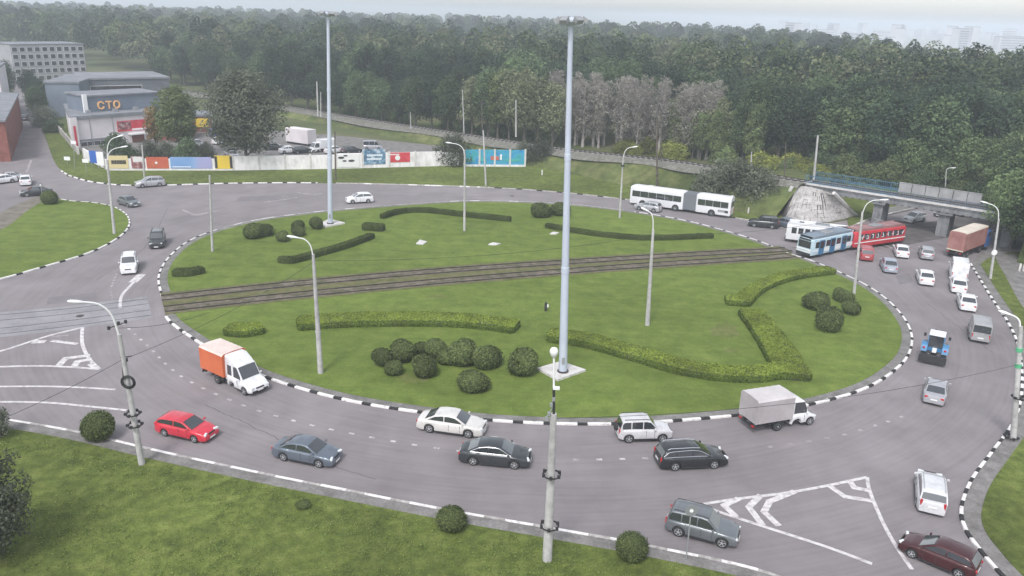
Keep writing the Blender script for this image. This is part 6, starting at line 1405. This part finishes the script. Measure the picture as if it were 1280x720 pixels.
def tram(name, label, front_px, rear_px, side, W, H, mb_, mroof, nwin, z0=.45, winz=(1.35, 2.15), extra=None, Lmin=None, winmat=None, yoff=0):
    a_, b__ = P(*front_px), P(*rear_px); d = (a_-b__).normalized(); n_ = Vector((-d.y, d.x, 0)); n_ = n_ if n_.y > 0 else -n_; L = (a_-b__).length
    c = (a_+b__)/2+n_*(W/2); r_ = empty(name, (c.x, c.y, .01), atan2(d.y, d.x)); tag(r_, label, 'tram', 'trams crossing by the bridge')
    o = tube_body(-L/2, L/2, W, z0, H, n=14).build('body', mb_, r_, smooth=35)
    tube_body(-L/2+.15, L/2-.15, W-.30, H-.02, H+.18, rad=.1).build('roof', mroof, r_, smooth=35)
    w_ = (L-1.1)/nwin
    for sg in (-1, 1):
        for i in range(nwin): win(r_, -L/2+.55+w_*(i+.5), w_-.22, sg*W/2, *winz, m=winmat)
    MB().box((L/2+.0, 0, (winz[0]+winz[1])/2+.02), (.07, W*.78, winz[1]-winz[0]+.12)).build('windscreen', M['glass'], r_, bevel=.04); MB().box((-L/2, 0, (winz[0]+winz[1])/2), (.07, W*.74, winz[1]-winz[0])).build('rear_window', M['glass'], r_, bevel=.04)
    for x in (-L*.3, L*.3):
        bg_ = MB().box((x, 0, .40), (1.9, W-.5, .35)).build('bogie', M['trim'], r_)
        for k in (-.6, .6):
            for sg in (-1, 1): MB().lathe([(.3, -.06), (.3, .06)], 16, 0, Matrix.Translation((x+k, sg*.76, .31)), 'Y').build('wheel', M['rail'], bg_)
    MB().box((L/2+.06, 0, z0+.08), (.12, W*.9, .3)).build('bumper', M['trim'], r_, bevel=.03); MB().box((-L/2-.06, 0, z0+.08), (.12, W*.9, .3)).build('bumper', M['trim'], r_, bevel=.03)
    for sg in (-1, 1): MB().box((L/2+.03, sg*W*.33, z0+.55), (.06, .28, .2)).build('headlight', M['lens'], r_)
    mb = MB(); mb.box((0, 0, H+.26), (1.8, 1.2, .16)); mb.tube([(-.6, 0, H+.34), (.5, 0, H+.62), (-.5, 0, H+.95)], .035, 6); mb.box((-.5, 0, H+.97), (.1, 1.5, .05)); mb.build('current_collector', M['grey_metal'], r_)
    if extra: extra(r_, L, W, H)
    return r_, L
mTB = noisy('tram_pale_blue', [(.40, .53, .61), (.50, .61, .67)], .9, .45); mTBd = mat('tram_dark_blue', (.05, .15, .28), .45); mTroof = noisy('tram_roof', [(.16, .20, .25), (.22, .26, .31)], .8, .7)
def blue_extra(r_, L, W, H):
    for sg in (-1, 1):
        for x in (L*.28, 0.02*L, -.26*L):
            o = MB().box((x, sg*(W/2+.03), 1.35), (1.0, .05, 1.9)).build('door', mTBd, r_); MB().box((x, sg*(W/2+.062), 1.7), (.75, .02, .9)).build('pane', M['glass'], o)
        for x, w_, z, hh in ((L*.41, 1.0, 1.0, .12), (L*.15, 1.0, .95, .4), (-L*.12, 1.1, .9, .45), (-L*.40, 1.1, 1.0, .5), (L*.15, .8, 1.25, .12), (-L*.12, .9, 1.25, .14)): MB().box((x, sg*(W/2+.025), z), (w_, .03, hh)).build('painted_patch', M['plate'], r_)
    MB().box((L/2+.04, 0, 1.12), (.06, W*.92, .16)).build('stripe', M['plate'], r_); MB().box((L/2+.04, 0, .82), (.06, W*.92, .1)).build('stripe', M['plate'], r_); MB().box((L/2+.02, 0, 2.42), (.06, W*.7, .2)).build('destination_box', M['trim'], r_)
tram('tram', 'pale blue and white tram car with dark doors nearest the island', (1013, 324.5), (1064.5, 313), 'R', 2.35, 2.55, mTB, mTroof, 7, extra=blue_extra)
def white_extra(r_, L, W, H):
    for x in (-L*.3, 0, L*.3): MB().box((x, 0, H+.22), (.6, .5, .12)).build('roof_vent', M['trim'], r_)
    MB().box((L/2-.4, -(W/2+.01), 1.0), (.25, .03, .9)).build('grey_panel', M['grey_metal'], r_)
tram('tram', 'white tram car partly hidden behind the pale blue one', (981, 302.5), (1068, 313.5), 'R', 2.3, 2.5, mBusW, mBusW, 9, extra=white_extra)
mTR = noisy('tram_red', [(.46, .035, .05), (.55, .055, .07)], .9, .45); mTRr = noisy('tram_red_roof', [(.24, .13, .13), (.32, .19, .19)], .8, .7)
def red_extra(r_, L, W, H):
    for sg in (-1, 1):
        MB().box((0, sg*(W/2+.02), 1.02), (L-.1, .03, .13)).build('stripe', M['plate'], r_)
        mb = MB(); rnd = random.Random(3)
        for i in range(9):
            x = -L/2+.7+i*(L-1.2)/9; mb.box((0, 0, 0), (.10, .02, .62), 0, Matrix.Translation((x, sg*(W/2+.035), 1.72))@Matrix.Rotation(rnd.choice((-.45, 0, .45)), 4, 'Y')); mb.box((x+.15, sg*(W/2+.036), 1.72+rnd.choice((-.25, .25, 0))), (.26, .02, .09))
        mb.build('window_lettering', M['plate'], r_)
tram('tram', 'red tram car with a white stripe just in front of the bridge', (1066, 314), (1130, 304.5), 'R', 2.3, 2.55, mTR, mTRr, 8, extra=red_extra)
# ---- tractor
r_ = empty('tractor'); tag(r_, 'blue tractor with a white cab roof and rear scraper on the right of the ring', 'tractor'); mT = paint('tractor_blue', (.05, .19, .38), .4)
for sg in (-1, 1):
    for x, rr, wd_ in ((-.75, .78, .42), (1.45, .5, .28)):
        wh = MB().lathe([(rr*.5, -wd_/2), (rr*.92, -wd_/2), (rr, -wd_/2+.06), (rr, wd_/2-.06), (rr*.92, wd_/2), (rr*.5, wd_/2)], 22, 0, None, 'Y').build('wheel', M['tyre'], r_, smooth=40, loc=(x, sg*.82, rr)); MB().lathe([(rr*.5, sg*wd_*.3), (rr*.5, sg*wd_*.42), (rr*.2, sg*wd_*.3)], 14, 0, None, 'Y').build('rim', M['steelrim'], wh)
    mb = MB(); rows = []
    for k in range(9):
        a_ = R(15+150*k/8); rows.append([(-.75+.90*cos(a_), sg*.60, .78+.90*sin(a_)), (-.75+.90*cos(a_), sg*1.08, .78+.90*sin(a_)), (-.75+.86*cos(a_), sg*1.08, .78+.86*sin(a_)), (-.75+.86*cos(a_), sg*.60, .78+.86*sin(a_))])
    mb.loft(rows); mb.build('mudguard', mT, r_); MB().box((-1.55, sg*.85, 1.35), (.06, .2, .14)).build('taillight', M['red_lens'], r_)
    MB().box((.25, sg*1.0, 1.95), (.06, .2, .3)).build('mirror', M['trim'], r_)
MB().box((1.15, 0, 1.15), (1.8, .62, .7)).build('bonnet', mT, r_, bevel=.06); MB().box((.4, 0, .75), (2.6, .45, .4)).build('frame', M['trim'], r_)
mb = MB()
for x in (-1.1, .25):
    for y in (-.62, .62): mb.box((x, y, 1.75), (.07, .07, 1.4))
mb.box((-.43, 0, 1.15), (1.42, 1.25, .35)); mb.build('cab', mT, r_); MB().box((-.43, 0, 1.85), (1.33, 1.2, 1.0)).build('cab_glass', M['glass'], r_); MB().box((-.43, 0, 2.48), (1.4, 1.3, .14)).build('cab_roof', pW, r_, bevel=.04)
MB().tube([(1.3, .25, 1.4), (1.3, .25, 2.3)], .05, 8).build('exhaust', M['trim'], r_)
mb = MB(); mb.box((-2.15, 0, .55), (.12, 2.2, .62)); mb.box((-1.95, 0, .80), (.5, 2.0, .08)); mb.box((-2.02, -1.05, .5), (.4, .06, .5)); mb.box((-2.02, 1.05, .5), (.4, .06, .5)); mb.build('scraper_blade', M['trim'], r_)
mb = MB(); [mb.tube([(-1.3, y, .7), (-2.1, y, .6)], .05, 6) for y in (-.4, .4)]; mb.box((-1.30, 0, 1.15), (.3, .35, .35)); mb.build('linkage', M['plate'], r_)
put_rear(r_, (1163.5, 457), (1172, 425), 4.4)
